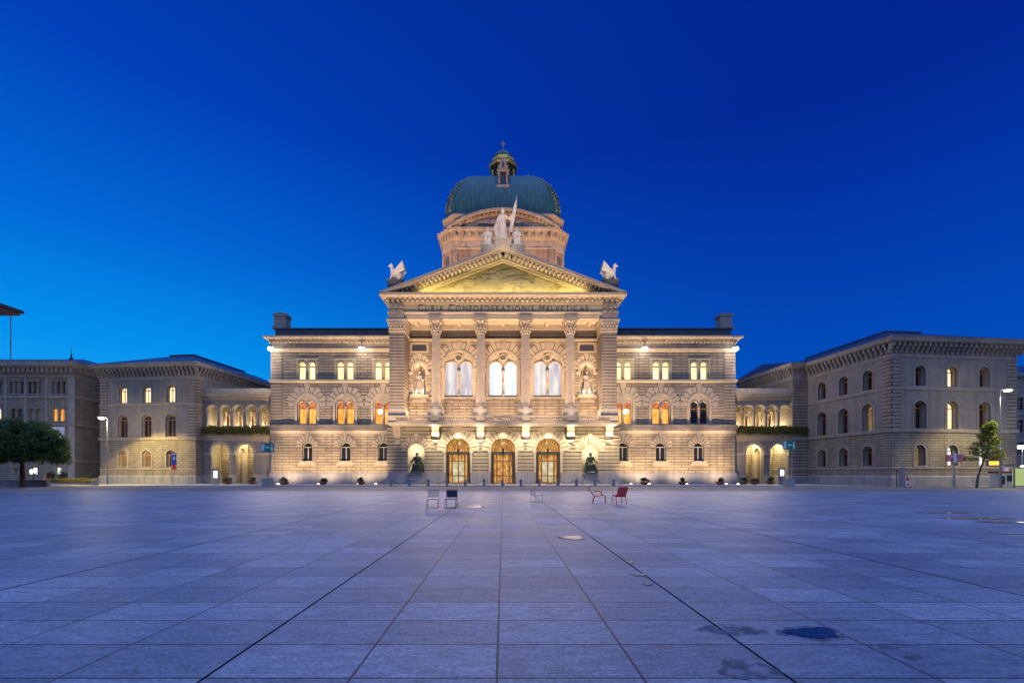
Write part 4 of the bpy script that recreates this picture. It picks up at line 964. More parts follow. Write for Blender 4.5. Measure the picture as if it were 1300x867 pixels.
def pedestal(name, label, mat, x0, x1, y0, y1, z0, z1, cap=.1):
    t = MB(); t.box(x0, x1, y0, y1, z0, z1 - cap); t.box(x0 - .08, x1 + .08, y0 - .08, y1 + .08, z1 - cap, z1)
    t.box(x0 - .06, x1 + .06, y0 - .06, y1 + .06, z0, z0 + .15); o = t.build(name, mat); return tag(o, label, 'pedestal', 'statue pedestals')
YS = 70.3
pedestal('statue_pedestal', 'tall central stone pedestal on the pediment peak under the flag bearing statue', 'trim', -1.25, 1.25, 69.3, 71.3, 35.4, 37.45)
statue('flag_bearer_statue', 'tall white robed statue holding a furled flag above the pediment peak', 'marble', (-.05, YS, 37.45), 'bearer', 1.06)
for X, s in ((-2.35, -1), (2.15, 1)):
    z = 36.55
    pedestal('statue_pedestal', 'low stone block on the pediment under the seated statue ' + ('away from the flag' if s < 0 else 'below the flag'), 'trim', X - 1.05, X + 1.05, 69.3, 71.2, 34.9, z)
    statue('seated_statue', 'white seated statue on the pediment ' + ('at the flagless side of the tall flag bearer' if s < 0 else 'under the tip of the stone flag'), 'marble', (X, YS + .1, z), 'seated', .92, 0, 'seated statues on the pediment', mirror=s)
def griffin(s, label):
    t = MB()
    # faces outwards (towards s)
    blob(t, (-s * .7, 0, .75), .5, (s * .35, 0, 1.0), .48); blob(t, (s * .3, 0, 1.0), .46, (s * .55, 0, 1.75), .32); blob(t, (s * .55, 0, 1.75), .3, (s * .62, 0, 2.2), .24)
    t.sphere((s * .72, 0, 2.35), .27, (1.2, .9, 1)); blob(t, (s * .9, 0, 2.35), .14, (s * 1.18, 0, 2.2), .06)
    for q in (-.28, .28):
        blob(t, (s * .45, q, .9), .2, (s * .8, q, .1), .14); blob(t, (s * .8, q, .12), .14, (s * 1.05, q, .1), .12); blob(t, (-s * .7, q, .7), .34, (-s * .5, q, .15), .18); blob(t, (-s * .5, q, .12), .15, (-s * .15, q, .1), .12)
        blob(t, (s * .72, q * .6, 2.6), .06, (s * .66, q * .7, 2.78), .03)
        for k in range(6):
            blob(t, (s * .05, q * 1.5, 1.4 - k * .06), .2, (-s * (1.15 + .06 * k), q * 2.4, 2.75 - k * .26), .09, n=10)
    blob(t, (-s * 1.1, 0, .6), .12, (-s * 1.45, 0, 1.3), .08); t.sphere((-s * 1.48, 0, 1.42), .14)
    o = t.build('griffin_statue', 'marble'); solidify(o, .06, 3); o.location = (s * 16.5, 70.1, 31.35); tag(o, label, 'statue', 'griffins on the pediment ends')
    t = MB(); t.box(s * 16.5 - 1.15, s * 16.5 + 1.15, 69.4, 70.9, 29.6, 31.2); t.box(s * 16.5 - 1.25, s * 16.5 + 1.25, 69.3, 71.0, 31.15, 31.35)
    o = t.build('statue_pedestal', 'dark_stone_and_shade'); tag(o, 'dark stone block under the winged griffin ' + ('facing the round tree' if s < 0 else 'facing the young street tree'), 'pedestal', 'statue pedestals')
griffin(-1, 'white winged griffin on the pediment end, head turned towards the round tree')
griffin(1, 'white winged griffin on the pediment end, head turned towards the young street tree')
for s in (-1, 1):
    side = 'nearest the grey chairs' if s < 0 else 'nearest the red chairs'
    t = MB(); c = 13.6 * s; t.box(c - 1.05, c + 1.05, YP - .75, YP + .5, 0, 1.55, .06); t.box(c - 1.2, c + 1.2, YP - .85, YP + .55, 1.55, 1.78); t.box(c - 1.2, c + 1.2, YP - .85, YP + .4, 0, .3)
    tag(t.build('statue_pedestal', 'plinth_stone'), 'grey granite pedestal at the entrance niche ' + side, 'pedestal', 'statue pedestals')
    statue('bronze_statue', 'dark bronze seated statue in the lit entrance niche ' + side, 'bronze', (c + .1, YP + .12, 1.78), 'seated', .93, 0, 'bronze statues in the entrance niches', mirror=s)
    statue('niche_statue', 'grey standing statue in the upper loggia niche above the bronze figure ' + side, 'bronze' if False else 'trim_grey', (13.5 * s, YB + .1, 14.42), 'standing', .82, 0, 'statues in the loggia niches')

# ================================================================== ARCADED GALLERIES
def gallery(s, xa, xb, ups, lows, label):
    Yg = 74.5; x0, x1 = sorted((xa, xb)); G = TF(Yg)
    g = empty('arcade_gallery', ((x0 + x1) / 2, Yg, 0)); tag(g, label, 'gallery', 'arcaded galleries')
    lo, hi = x0 + .05, x1 - .05
    def clip(lp): return [(min(max(u, lo), hi), z) for u, z in lp]
    holes = [arch(c, 1.66, 8.9, 12.1) for c in ups if x0 + .9 < c < x1 - .9]
    for c in lows:
        if x0 + 1.6 < c < x1 - 1.6: holes.append(arch(c, 2.95, .12, 5.1))
    w = MB(); w.wall(G, rect(x0, x1, 0.05, 14.2), holes, .8); w.build('wall', 'ashlar_smooth', g)
    w = MB()
    # floor / vault / back wall / ends of both storeys
    for z0, z1 in ((.06, 7.0), (8.6, 13.7)):
        w.face([(x0, Yg + .8, z1), (x1, Yg + .8, z1), (x1, Yg + 4, z1), (x0, Yg + 4, z1)])
        w.face([(x0, Yg + .8, z0), (x1, Yg + .8, z0), (x1, Yg + 4, z0), (x0, Yg + 4, z0)])
        for x in (x0 + .02, x1 - .02): w.face([(x, Yg + .8, z0), (x, Yg + 4, z0), (x, Yg + 4, z1), (x, Yg + .8, z1)])
    w.face([(x0, Yg + 4.2, 0), (x1, Yg + 4.2, 0), (x1, Yg + 4.2, 15), (x0, Yg + 4.2, 15)])
    for c in [(a + b_) / 2 for a, b_ in zip(lows, lows[1:])]:
        w.wall(TS(c + .3, 1), rect(Yg + .8, Yg + 4, .06, 7), [arch(Yg + 2.4, 2.0, .1, 5.0)], .6); w.wall(TS(c - .3, 1), rect(Yg + .8, Yg + 4, .06, 7), [arch(Yg + 2.4, 2.0, .1, 5.0)], .01)
    w.build('interior', 'plaster', g)
    w = MB(); w.face([(x0, Yg + 4, .06), (x1, Yg + 4, .06), (x1, Yg + 4, 7), (x0, Yg + 4, 7)]); w.face([(x0, Yg + 4, 8.6), (x1, Yg + 4, 8.6), (x1, Yg + 4, 13.7), (x0, Yg + 4, 13.7)]); w.build('back_wall', 'ashlar', g)
    w = MB()
    for a, b_ in zip(ups, ups[1:]):
        xm = (a + b_) / 2
        if x0 + .5 < xm < x1 - .5: w.lathe([(.24, 8.65), (.24, 8.9), (.17, 9.1), (.16, 11.6), (.24, 11.9), (.28, 12.1)], (xm + s * .25, Yg + 2.3, 0), 12)
    w.pieces('column', 'trim', g)
    t = MB(); sides = [(x0, Yg), (x1, Yg)]
    t.ring(sides, [(0, 7.0), (.1, 7.05), (.16, 7.5), (.35, 7.7), (.35, 8.0), (0, 8.1)], closed=False); t.ring(sides, [(0, 13.7), (.12, 13.75), (.2, 14.2), (.5, 14.35), (.6, 14.7), (.0, 14.8)], closed=False)
    t.ring(sides, [(.05, 14.7), (.05, 15.6), (-.3, 15.7), (-4, 15.7)], closed=False)
    t.build('cornice', 'trim', g)
    t = MB(); t.ring([(x0, Yg), (x1, Yg)], [(0, 0), (.0, 0)], closed=False, cap=False) if False else None
    pts = sorted([x0 + .1] + [q for c in lows for q in (c - 1.475, c + 1.475)] + [x1 - .1])
    for c in lows:
        if x0 + 1.6 < c < x1 - 1.6:
            t.band(G, c, 2.95, 5.1, 5.1, .42, -.08, .02)
    prs = []
    cs = [c for c in lows if x0 + 1.6 < c < x1 - 1.6]; prev = x0
    for c in cs: prs.append((prev, c - 1.475)); prev = c + 1.475
    prs.append((prev, x1))
    for a, b_ in prs:
        if b_ - a > .3: t.tbox(G, a - .02, b_ + .02, -.14, .3, 4.75, 5.1); t.tbox(G, a - .02, b_ + .02, -.1, .3, .05, 1.5)
    for c in ups:
        if x0 + .9 < c < x1 - .9: t.band(G, c, 1.66, 12.1, 12.1, .16, -.07, .02); t.tbox(G, c - 1.05, c - .83, -.1, .4, 11.75, 12.1); t.tbox(G, c + .83, c + 1.05, -.1, .4, 11.75, 12.1)
    t.pieces('arch_trim', 'trim', g)
    # doors and windows on the back walls
    for k, c in enumerate(ups):
        if x0 + .9 < c < x1 - .9: arched_window(g, TF(Yg + 3.98), c, 1.0, 9.0, 11.2, -.02, 'pane_dim' if k % 2 else 'glass_dark', ring=.15, sill=False)
    for k, c in enumerate(cs): arched_window(g, TF(Yg + 3.98), c + .2, 1.1, 1.6, 4.0, -.02, 'pane_yellow' if (k % 2 == (0 if s > 0 else 1)) else 'pane_dim', ring=.18, sill=True)
    for c in ups:
        if x0 + .9 < c < x1 - .9: lamp('gallery_lamp', (c - s * .3, Yg + 1.9, 9.5), L_GALLERY * .36, (1, .80, .50), .2)
    for c in cs: lamp('gallery_lamp', (c + .4, Yg + 2.3, 6.5), L_GALLERY * 1.0, (1, .80, .42), .2)
    # hedge in a balcony trough
    hx0, hx1 = x0 + .4, x1 - .1
    h = empty('balcony_hedge', ((hx0 + hx1) / 2, Yg - .35, 8.1)); tag(h, 'green and russet hedge on the gallery balcony ' + ('next to the yellow lit block' if s < 0 else 'next to the block with the young tree'), 'hedge', 'balcony hedges')
    t = MB(); t.box(hx0, hx1, Yg - .55, Yg - .1, 8.0, 8.35); t.build('trough', 'trim_grey', h)
    rnd = random.Random(20 + s); t = MB()
    x = hx0 + .3
    while x < hx1 - .2:
        leaves(t, (x, Yg - .5, 8.75 + rnd.uniform(-.06, .1)), (.42, .45, .75), 300, .14, rnd, shell=.3); x += .38
    t.build('foliage', 'leaf_hedge', h)
    return g
gallery(-1, -49.2, -37.4, (-47.6, -45.5, -43.4, -41.2, -39.05), (-46.3, -42.3, -38.4), 'lit two storey arcaded gallery between the palace and the yellow lit block')
gallery(1, 37.4, 49.6, (38.4, 40.2, 42.1, 44.1, 46.1, 48.1), (41.2, 45.15), 'lit two storey arcaded gallery between the palace and the block behind the young tree')

# ================================================================== CORNER BLOCKS
def block(loc, rz, m_, L, us, D, vs, step, label, lit, dep=.78, name='corner_building'):
    g = empty(name, loc, rz); tag(g, label, 'building')
    def TFr(u, d, z): return (m_ * u, d, z)
    def TSd(u, d, z): return (m_ * d, u, z)
    rows = ((2.75, 4.7, 1.6), (7.62, 10.4, 1.85), (13.25, 15.2, 1.6))
    def hl(c): return [arch(c, w_, zb, zs) for zb, zs, w_ in rows]
    for (T, LL, cs) in ((TFr, L, us), (TSd, D, vs)):
        w = MB(); w.wall(T, rect(0, LL, 1.4, 7.2), [arch(c, rows[0][2], rows[0][0], rows[0][1]) for c in cs], dep); w.build('wall', 'ashlar_small', g, local=True)
        w = MB(); w.wall(T, rect(0, LL, 7.2, 17.5), [arch(c, w_, zb, zs) for c in cs for zb, zs, w_ in rows[1:]], dep); w.build('wall', 'ashlar_smooth', g, local=True)
    w = MB(); xb = m_ * L
    w.face([(xb, 0, 1.4), (xb, D + 14, 1.4), (xb, D + 14, 17.5), (xb, 0, 17.5)])
    w.face([(-m_ * step, D, 1.4), (0, D, 1.4), (0, D, 17.5), (-m_ * step, D, 17.5)])
    w.face([(-m_ * step, D, 1.4), (-m_ * step, D + 14, 1.4), (-m_ * step, D + 14, 17.5), (-m_ * step, D, 17.5)])
    w.face([(-m_ * step, D + 14, 0), (xb, D + 14, 0), (xb, D + 14, 17.5), (-m_ * step, D + 14, 17.5)]); w.build('wall', 'ashlar_small', g, local=True)
    path = [(-m_ * step, D + 14), (-m_ * step, D), (0, D), (0, 0), (m_ * L, 0), (m_ * L, D + 14)] if step else [(0, D + 14), (0, 0), (m_ * L, 0), (m_ * L, D + 14)]
    if m_ < 0: path = path[::-1]
    t = MB(); t.ring(path, [(0, 0), (.15, 0), (.15, 1.25), (0.02, 1.42), (0, 1.42)], closed=False)
    for c in us: t.tbox(TFr, c - .45, c + .45, -.17, -.1, .45, .85)
    t.build('plinth', 'plinth_stone', g, local=True)
    t = MB(); t.ring(path, [(0, 2.3), (.1, 2.33), (.1, 2.52), (0, 2.55)], closed=False); t.ring(path, [(0, 7.1), (.14, 7.15), (.2, 7.4), (.2, 7.58), (0, 7.6)], closed=False); t.ring(path, [(0, 12.7), (.1, 12.75), (.14, 13.0), (.14, 13.12), (0, 13.15)], closed=False)
    t.build('string_course', 'trim_grey', g, local=True)
    t = MB(); t.ring(path, [(0, 17.0), (.08, 17.05), (.08, 17.4), (0, 17.5), (.02, 18.7), (.75, 18.85), (.95, 18.95), (1.0, 19.3), (1.1, 19.5), (-.5, 19.6)], closed=False)
    def corb(T, a, b_):
        u = a + .3
        while u < b_: 
            t.tbox(T, u - .17, u + .17, -.72, .05, 18.35, 18.8); t.tbox(T, u - .17, u + .17, -.45, .05, 17.95, 18.35); t.tbox(T, u - .17, u + .17, -.22, .05, 17.55, 17.95); u += .74
    corb(TFr, -.6, L + .6); corb(TSd, 0.2, D - .2)
    if step: corb(lambda u, d, z: (m_ * (d - step), u, z), D, D + 14)
    t.build('cornice', 'trim_grey', g, local=True)
    # quoins
    t = MB()
    for T, LL in ((TFr, L), (TSd, D)):
        t.tbox(T, -.035, 1.35, -.04, .02, 7.62, 12.7); t.tbox(T, -.035, 1.35, -.04, .02, 13.16, 17.0)
    t.tbox(TFr, L - 1.35, L + .035, -.04, .02, 7.62, 12.7); t.tbox(TFr, L - 1.35, L + .035, -.04, .02, 13.16, 17.0)
    if step:
        t.box(*sorted((-m_ * step - m_ * .04, -m_ * .02)), D - .05, D + .0, 1.45, 17.0)
    t.pieces('quoin', 'banded', g, local=True)
    # hipped roof
    e = 1.05; A_ = [(m_ * -(e + step), -e + (D if False else 0)), (m_ * (L + e), -e)]
    x0, x1 = m_ * -(e), m_ * (L + e); rx0, rx1 = m_ * 7.5, m_ * (L - 7.5 + 3)
    t = MB(); zr = 22.9; z0 = 19.5
    t.face([(x0, -e, z0), (x1, -e, z0), (rx1, 8.2, zr), (rx0, 8.2, zr)]); t.face([(x0, -e, z0), (rx0, 8.2, zr), (rx0, D + 14, zr), (x0, D + 14, z0)]); t.face([(x1, -e, z0), (x1, D + 14, z0), (rx1, D + 14, zr), (rx1, 8.2, zr)]); t.face([(rx0, 8.2, zr), (rx1, 8.2, zr), (rx1, D + 14, zr), (rx0, D + 14, zr)])
    if step: t.face([(m_ * -(step + e), D - e, z0), (x0, D - e, z0), (x0 + m_ * 2.6, D + 2, z0 + 1.1), (m_ * 2, D + 14, zr), (m_ * -(step + e), D + 14, z0)])
    t.box(*sorted((rx0 + m_ * .2, rx1 - m_ * .2)), 8.4, D + 10, zr - .05, zr + .4)
    t.build('roof', 'slate', g, local=True)
    k = 0
    for tag_, T, cs in (('f', TFr, us), ('s', TSd, vs)):
        for i, c in enumerate(cs):
            for r_, (zb, zs, w_) in enumerate(rows):
                pn = lit.get((tag_, i, r_), 'glass_dark')
                win_local(g, T, c, w_, zb, zs, pn, dep)
    return g
def win_local(g, T, c, w_, zb, zs, pn, dep, ring=.2):
    s = MB(); s.band(T, c, w_, zb, zs, ring, -.06, .02); s.band(T, c, w_ + .7, zs, zs, .09, -.05, .02); s.tbox(T, c - w_ / 2 - .25, c + w_ / 2 + .25, -.12, .05, zb - .2, zb)
    s.band(T, c, w_ - .3, zb, zs, .16, dep * .45, dep)
    win = s.build('window', 'trim_grey', g, local=True)
    d = dep - .06; w2 = w_ - .3
    p = MB(); p.face([T(u, d, z) for u, z in arch(c, w2, zb, zs)]); p.build('pane', pn, win, local=True)
    f = MB(); f.band(T, c, w2 - .2, zb, zs, .1, d - .08, d - .01); f.tbox(T, c - w2 / 2, c + w2 / 2, d - .09, d - .012, zs - .05, zs + .07); f.tbox(T, c - .05, c + .05, d - .085, d - .011, zb, zs + w2 / 2 - .05); f.tbox(T, c - w2 / 2, c + w2 / 2, d - .08, d - .012, zb, zb + .1)
    f.build('frame', 'frame_wood', win, local=True)
    return win
block((50.95, 59.7, 0), R(5.5), 1, 18.4, (4.1, 8.85, 13.6), 14.5, (3.5, 7.5, 11.5), 2.6, 'three storey pale stone block with deep arched windows behind the young street tree',
      {('f', 1, 0): 'pane_cool', ('f', 1, 1): 'pane_yellow', ('f', 1, 2): 'pane_yellow', ('f', 2, 0): 'pane_cool', ('f', 0, 0): 'pane_dim', ('s', 0, 1): 'pane_dim'})
block((-49.3, 73.0, 0), R(-7), -1, 17.3, (4.4, 8.75, 13.1), 12, (), 0, 'three storey stone block with three lit top windows and yellow street light on its base',
      {('f', 0, 2): 'pane_yellow', ('f', 1, 2): 'pane_yellow', ('f', 2, 2): 'pane_yellow', ('f', 1, 0): 'pane_dim', ('f', 2, 0): 'pane_dim'}, dep=.5)

# ---- office building behind the round tree
g = empty('office_building', (-70.6, 75, 0)); tag(g, 'long grey stone office building behind the dark round tree', 'building')
T_ = TF(0)
XS = [-9.55 + 0, -6.55, -2.65, -13.0, -16.5, -20.0]
tops = [(c + q, ) for c in XS for q in (-.85, 0, .85)]
holes = [rect(c - .3, c + .3, 14.9, 16.9) for (c,) in tops] + [arch(c + q, .85, 10.4, 12.0) for c in XS for q in (-.55, .55)] + [rect(c - .5, c + .5, 5.6, 7.6) for c in XS] + [rect(c - .45, c + .45, 1.6, 2.7) for c in XS]
def TL(u, d, z): return (u, d, z)
w = MB(); w.wall(TL, rect(-40, 0, .6, 18.6), holes, .4); w.face([(0, 0, .6), (0, 22, .6), (0, 22, 18.6), (0, 0, 18.6)]); w.face([(-40, 22, 0), (0, 22, 0), (0, 22, 18.6), (-40, 22, 18.6)]); w.build('wall', 'ashlar_small', g, local=True)
path = [(-40, 0), (0, 0), (0, 22)]
t = MB(); t.ring(path, [(0, 0), (.12, 0), (.12, .6), (0, .65)], closed=False); t.ring(path, [(0, 3.6), (.12, 3.65), (.12, 3.95), (0, 4)], closed=False); t.ring(path, [(0, 9.6), (.15, 9.65), (.2, 9.95), (0, 10)], closed=False); t.ring(path, [(0, 14.1), (.12, 14.15), (.16, 14.5), (0, 14.55)], closed=False)
t.ring(path, [(0, 17.6), (.1, 17.65), (.1, 18), (.02, 18.1), (.02, 18.9), (.75, 19.1), (1.0, 19.3), (1.1, 20.0), (0, 20.1)], closed=False)
u = -39.8
while u < .7: t.box(u - .18, u + .18, -.7, .05, 18.35, 19.05); u += .78
u = .3
while u < 21: t.box(-.05, .7, u - .18, u + .18, 18.35, 19.05); u += .78
for c in (-4.6, -8.05, -11.3, -14.8): t.box(c - .16, c + .16, -.08, .02, 10.0, 17.6)
t.box(-1.0, .05, -.06, .05, .65, 17.6)
t.build('cornice', 'trim_grey', g, local=True)
t = MB(); t.face([(-40, -1.05, 20.05), (1.05, -1.05, 20.05), (-5, 7, 22.3), (-40, 7, 22.3)]); t.face([(1.05, -1.05, 20.05), (1.05, 22, 20.05), (-5, 16, 22.3), (-5, 7, 22.3)]); t.face([(-40, 7, 22.3), (-5, 7, 22.3), (-5, 22, 22.3), (-40, 22, 22.3)]); t.build('roof', 'zinc', g, local=True)
def small_win(T, lp, d, pn, surr=None):
    s = MB(); us_ = [p[0] for p in lp]; zs_ = [p[1] for p in lp]; a, b_, z0, z1 = min(us_), max(us_), min(zs_), max(zs_)
    s.tbox(T, a - .1, b_ + .1, -.08, .05, z0 - .15, z0 - .01); win = s.build('window', 'trim_grey', g, local=True)
    p = MB(); p.face([T(u, d, z) for u, z in lp]); p.build('pane', pn, win, local=True)
    f = MB(); f.tbox(T, (a + b_) / 2 - .03, (a + b_) / 2 + .03, d - .06, d - .005, z0, z1); f.tbox(T, a, b_, d - .06, d - .006, z0 + (z1 - z0) * .66, z0 + (z1 - z0) * .66 + .05); f.build('frame', 'frame_white', win, local=True)
for k, h_ in enumerate(holes):
    c = sum(p[0] for p in h_) / len(h_); z = h_[0][1]
    pn = 'curtain' if (k * 7) % 5 in (0, 2) else 'glass_dark'
    if z > 10 and z < 11 and -3.6 < c < -1.8: pn = 'pane_amber'
    if z < 2 and (abs(c + 2.65) < .2 or abs(c + 6.55) < .3): pn = 'pane_cool'
    if 5 < z < 6 and abs(c + 2.65) < .2: pn = 'pane_yellow'
    if z > 10 and z < 11 and c < -12 and c > -14: pn = 'pane_yellow'
    small_win(TL, h_, .36, pn)
t = MB(); t.box(-3.7, -1.6, -.12, .02, 8.1, 9.4); t.build('plaque', 'white_sign', g, local=True)
fp = MB(); fp.tube([(PX(13.5, 80), 80, 21.5), (PX(13.5, 80), 80, 29.2)], .09, 8); fp.sphere((PX(13.5, 80), 80, 29.3), .16)
tag(fp.build('flagpole', 'steel'), 'thin bare flagpole on the office building roof', 'flagpole')
fp = MB(); fp.lathe([(.3, 0), (.3, .3), (.1, .5), (.14, .9), (.04, 1.1), (.03, 2.2)], (PX(90.5, 79), 79, 21.4), 8)
tag(fp.build('roof_finial', 'zinc'), 'small pointed finial on the office building roof corner', 'finial')
# ---- eaves of the bank building close on the edge of the picture
g = empty('bank_building', (-42.0, 35, 1.15)); tag(g, 'close building of which only the dark overhanging eave enters the sky', 'building')
t = MB(); t.box(-16, 0, -17, -.2, -1.15, 13.4); t.build('wall', 'ashlar', g, local=True)
t = MB(); t.box(-18, 2.45, -19, 2.3, 13.42, 13.62); t.build('eave', 'soffit_wood', g, local=True)
t = MB(); t.box(-18.1, 2.62, -19.1, 2.45, 13.63, 13.85); t.face([(-18, 2.4, 13.86), (2.6, 2.4, 13.86), (-6, -6, 16.5), (-12, -6, 16.5)]); t.face([(2.6, 2.4, 13.86), (2.6, -19, 13.86), (-6, -11, 16.5), (-6, -6, 16.5)]); t.build('roof', 'slate', g, local=True)
# ---- blue-grey house beyond the corner block
g = empty('far_house', (88, 82, 0)); tag(g, 'dim blue grey house seen past the corner block beyond the street lamp', 'building')
holes = [rect(c - .55, c + .55, z, z + 2.2) for c in (2.2, 5.2, 8.2, 11.2) for z in (5.2, 9.2, 13.2)]
w = MB(); w.wall(TL, rect(0, 30, 0, 19.2), holes, .3); w.face([(0, 0, 0), (0, 15, 0), (0, 15, 19.2), (0, 0, 19.2)]); w.build('wall', 'ashlar_smooth', g, local=True)
t = MB(); t.ring([(0, 15), (0, 0), (30, 0)], [(0, 18.9), (.5, 19.2), (.6, 19.7), (0, 19.8)], closed=False); t.ring([(0, 15), (0, 0), (30, 0)], [(0, 12.2), (.12, 12.25), (.12, 12.5), (0, 12.55)], closed=False); t.build('cornice', 'trim_grey', g, local=True)
t = MB(); t.face([(-.6, -.6, 19.8), (30, -.6, 19.8), (30, 8, 23), (6, 8, 23)]); t.face([(-.6, -.6, 19.8), (6, 8, 23), (-.6, 15, 19.8)]); t.build('roof', 'slate', g, local=True)
for h_ in holes: small_win(TL, h_, .26, 'glass_dark')

# ================================================================== LAMPS
def floodlight(x, y, z, label, side=0):
    g = empty('floodlight', (x, y, z)); tag(g, label, 'floodlight', 'floodlights under the wing cornices')
    t = MB(); t.tube([(0, .95, 1.55), (0, .25, 1.5), (0, 0, 1.15), (0, 0, .3)], .045, 6); t.build('arm', 'iron', g, local=True)
    t = MB(); t.lathe([(.06, .65), (.2, .52), (.38, .34), (.40, .28)], (0, 0, 0), 14); t.build('housing', 'iron', g, local=True)
    t = MB(); t.sphere((0, 0, .08), .42, (1, 1, .8), 14, 10); t.build('bulb', 'lamp_white', g, local=True, smooth=True)
    lamp('floodlight_lamp', (x, y - .45, z), L_FLOOD, (1, .80, .62), .3, target=(x * .3, 47, 0), cone=52, blend=.8)
    lamp('floodlight_lamp', (x, y + .45, z - .5), 60, (1, .90, .76), .3)
    if abs(x) > 30: lamp('floodlight_lamp', (x + math.copysign(2.4, x), y + .6, z - 2.6), 650, (1, .84, .74), .3)
yF = 71.9
for px, lab in ((343.5, 'bright floodlight at the palace corner nearest the yellow lit block'), (459, 'bright floodlight under the wing cornice by the portico, above the grey chairs side'), (818.5, 'bright floodlight under the wing cornice by the portico, above the red chairs side'), (934, 'bright floodlight at the palace corner nearest the young street tree')):
    floodlight(PX(px, yF), yF, PZ(442.5, yF) - .1, lab)
# ground spotlights
ups = [(353, 617), (404, 617), (455, 616), (477, 616), (801, 616), (824, 616), (872, 616), (922, 616), (937, 616)]
where = ['at the outer corner of the wing by the green sign', 'beside the second flower bowl from the green sign', 'beside the last flower bowl before the portico', 'alone beside the portico corner on the grey chair side',
         'alone beside the portico corner on the red chair side', 'beside the flower bowl nearest the red chairs', 'beside the flower bowl in the middle of the wing', 'beside the flower bowl at the wing corner', 'at the foot of the gallery pier past the wing corner']
for (px, py), lab in zip(ups, where):
    Y = 69.2; X = PX(px, Y)
    g = empty('ground_spotlight', (X, Y, .06)); tag(g, 'bright spotlight in the pavement ' + lab, 'spotlight', 'ground spotlights along the palace wings')
    t = MB(); t.lathe([(.26, 0), (.26, .06), (.2, .075)], (0, 0, 0), 16); t.build('rim', 'steel', g, local=True)
    t = MB(); t.lathe([(.195, .05), (.17, .10), (.02, .12)], (0, 0, 0), 14); t.build('lens', 'lamp_warm', g, local=True)
for s in (-1, 1):
    for x in (22.2, 28.1, 34.2):
        lamp('uplight', (x * s, 69.3, .5), L_UP, (1, .70, .40), .08, target=(x * s, YW, 5.5), cone=128, blend=1)
        lamp('uplight', (x * s, 69.3, .5), L_UPHI, (1, .72, .48), .08, target=(x * s, YW, 17), cone=48, blend=1)
    lamp('uplight', (19.4 * s, 69.3, .5), L_UP * .35, (1, .70, .40), .08, target=(19.4 * s, YW, 4.5), cone=90, blend=1)
    # added globe standing in for the white glow in the first wing window
    x = s * 19.6
    g = empty('glow_globe', (x, YW - .75, 11.6)); tag(g, 'white globe standing in for the glow in a window, portico end ' + ('nearest the grey chairs' if s < 0 else 'nearest the red chairs'), 'lantern', 'stand-in glow globes by the portico')
    t = MB(); t.tube([(0, .75, -.6), (0, .2, -.6), (0, 0, -.3)], .04, 6); t.build('bracket', 'iron', g, local=True)
    t = MB(); t.sphere((0, 0, 0), .36, (1, 1, 1.1), 14, 10); t.build('globe', 'lamp_soft', g, local=True, smooth=True)
    lamp('glow_globe_lamp', (x, YW - 1.3, 11.6), 90, WHITE, .3)
    # niches
    c = 13.6 * s
    lamp('niche_lamp', (c - .75, YP + .25, 2.3), L_NICHE * .9, (1, .88, .55), .12); lamp('niche_lamp', (c + .85, YP + .2, 2.3), L_NICHE * .45, (1, .84, .45), .1); lamp('niche_lamp', (c, YP + .35, 5.2), L_NICHE * .4, (1, .78, .48), .1)
    lamp('niche_lamp', (13.5 * s - .62, YB - .25, 14.9), L_NICHE * .13, (1, .92, .78), .08); lamp('niche_lamp', (13.5 * s + .62, YB - .25, 14.9), L_NICHE * .13, (1, .92, .78), .08)
    lamp('roof_spotlight', (s * 3.6, 95.0, 65.4), 1100, (1, .80, .50), .2, target=(0, 102.5, 70.5), cone=60, blend=.7)
    # drum, dome, griffins: spots on the wing roofs
    lamp('roof_spotlight', (s * 24, 78, 28.5), L_DRUM, (1, .50, .25), .4, target=(s * 3, 93, 47), cone=62, blend=.7)
    lamp('roof_spotlight', (s * 21, 75, 28.5), L_STATUE * .40, (1, .88, .74), .3, target=(s * 16.5, 70.1, 32.6), cone=34, blend=.5)
    lamp('roof_spotlight', (s * 15, 80, 33), 1500, (1, .80, .62), .3, target=(s * 5, 94, 52), cone=80, blend=.8)
    lamp('roof_spotlight', (s * 20, 86, 30), 3600, (.9, .95, .9), .4, target=(s * 3, 97, 62), cone=40, blend=.8)
# balcony floods light the loggia
for X in (-13.5, -7, 0, 7, 13.5):
    lamp('balcony_and_added_flood', (X, 69.85, 9.95), L_LOGGIA, (1, .68, .43), .2, target=(X, 73.6, 15), cone=130, blend=.8)
    lamp('balcony_and_added_flood', (X, 69.85, 9.95), L_LOGHI, (1, .66, .40), .2, target=(X, 73.4, 25), cone=60, blend=1)
for X in (-10.43, -3.48, 3.48, 10.43):
    lamp('balcony_and_added_flood', (X, 69.35, 10.95), 24, (1, .86, .72), .12)
# entrance lamps on the consoles, then added spots along the balcony slab edge
for X in (-10.5, -3.52, 3.52, 10.5, 16.5):
    lamp('console_and_added_lamp', (X, YP - 1.7, 8.6), L_CORBEL, (1, .84, .52), .15)
for X in (-10.5, -7, -3.52, 0, 3.52, 7, 10.5, 13.6, 16.5):
    lamp('console_and_added_lamp', (X, 69.2, 8.8), 2300, (1, .78, .50), .15, target=(X, 71.2, 3.2), cone=105, blend=1)
for X in DX: lamp('door_lamp', (X, YP - .2, 6.6), 40, (1, .82, .5), .1)
# strip of light behind the portico cornice for the tympanum
area('pediment_strip', (0, 69.9, 29.32), L_TYMP, (1, .74, .30), 25, .2, (0, 71, 31.6))
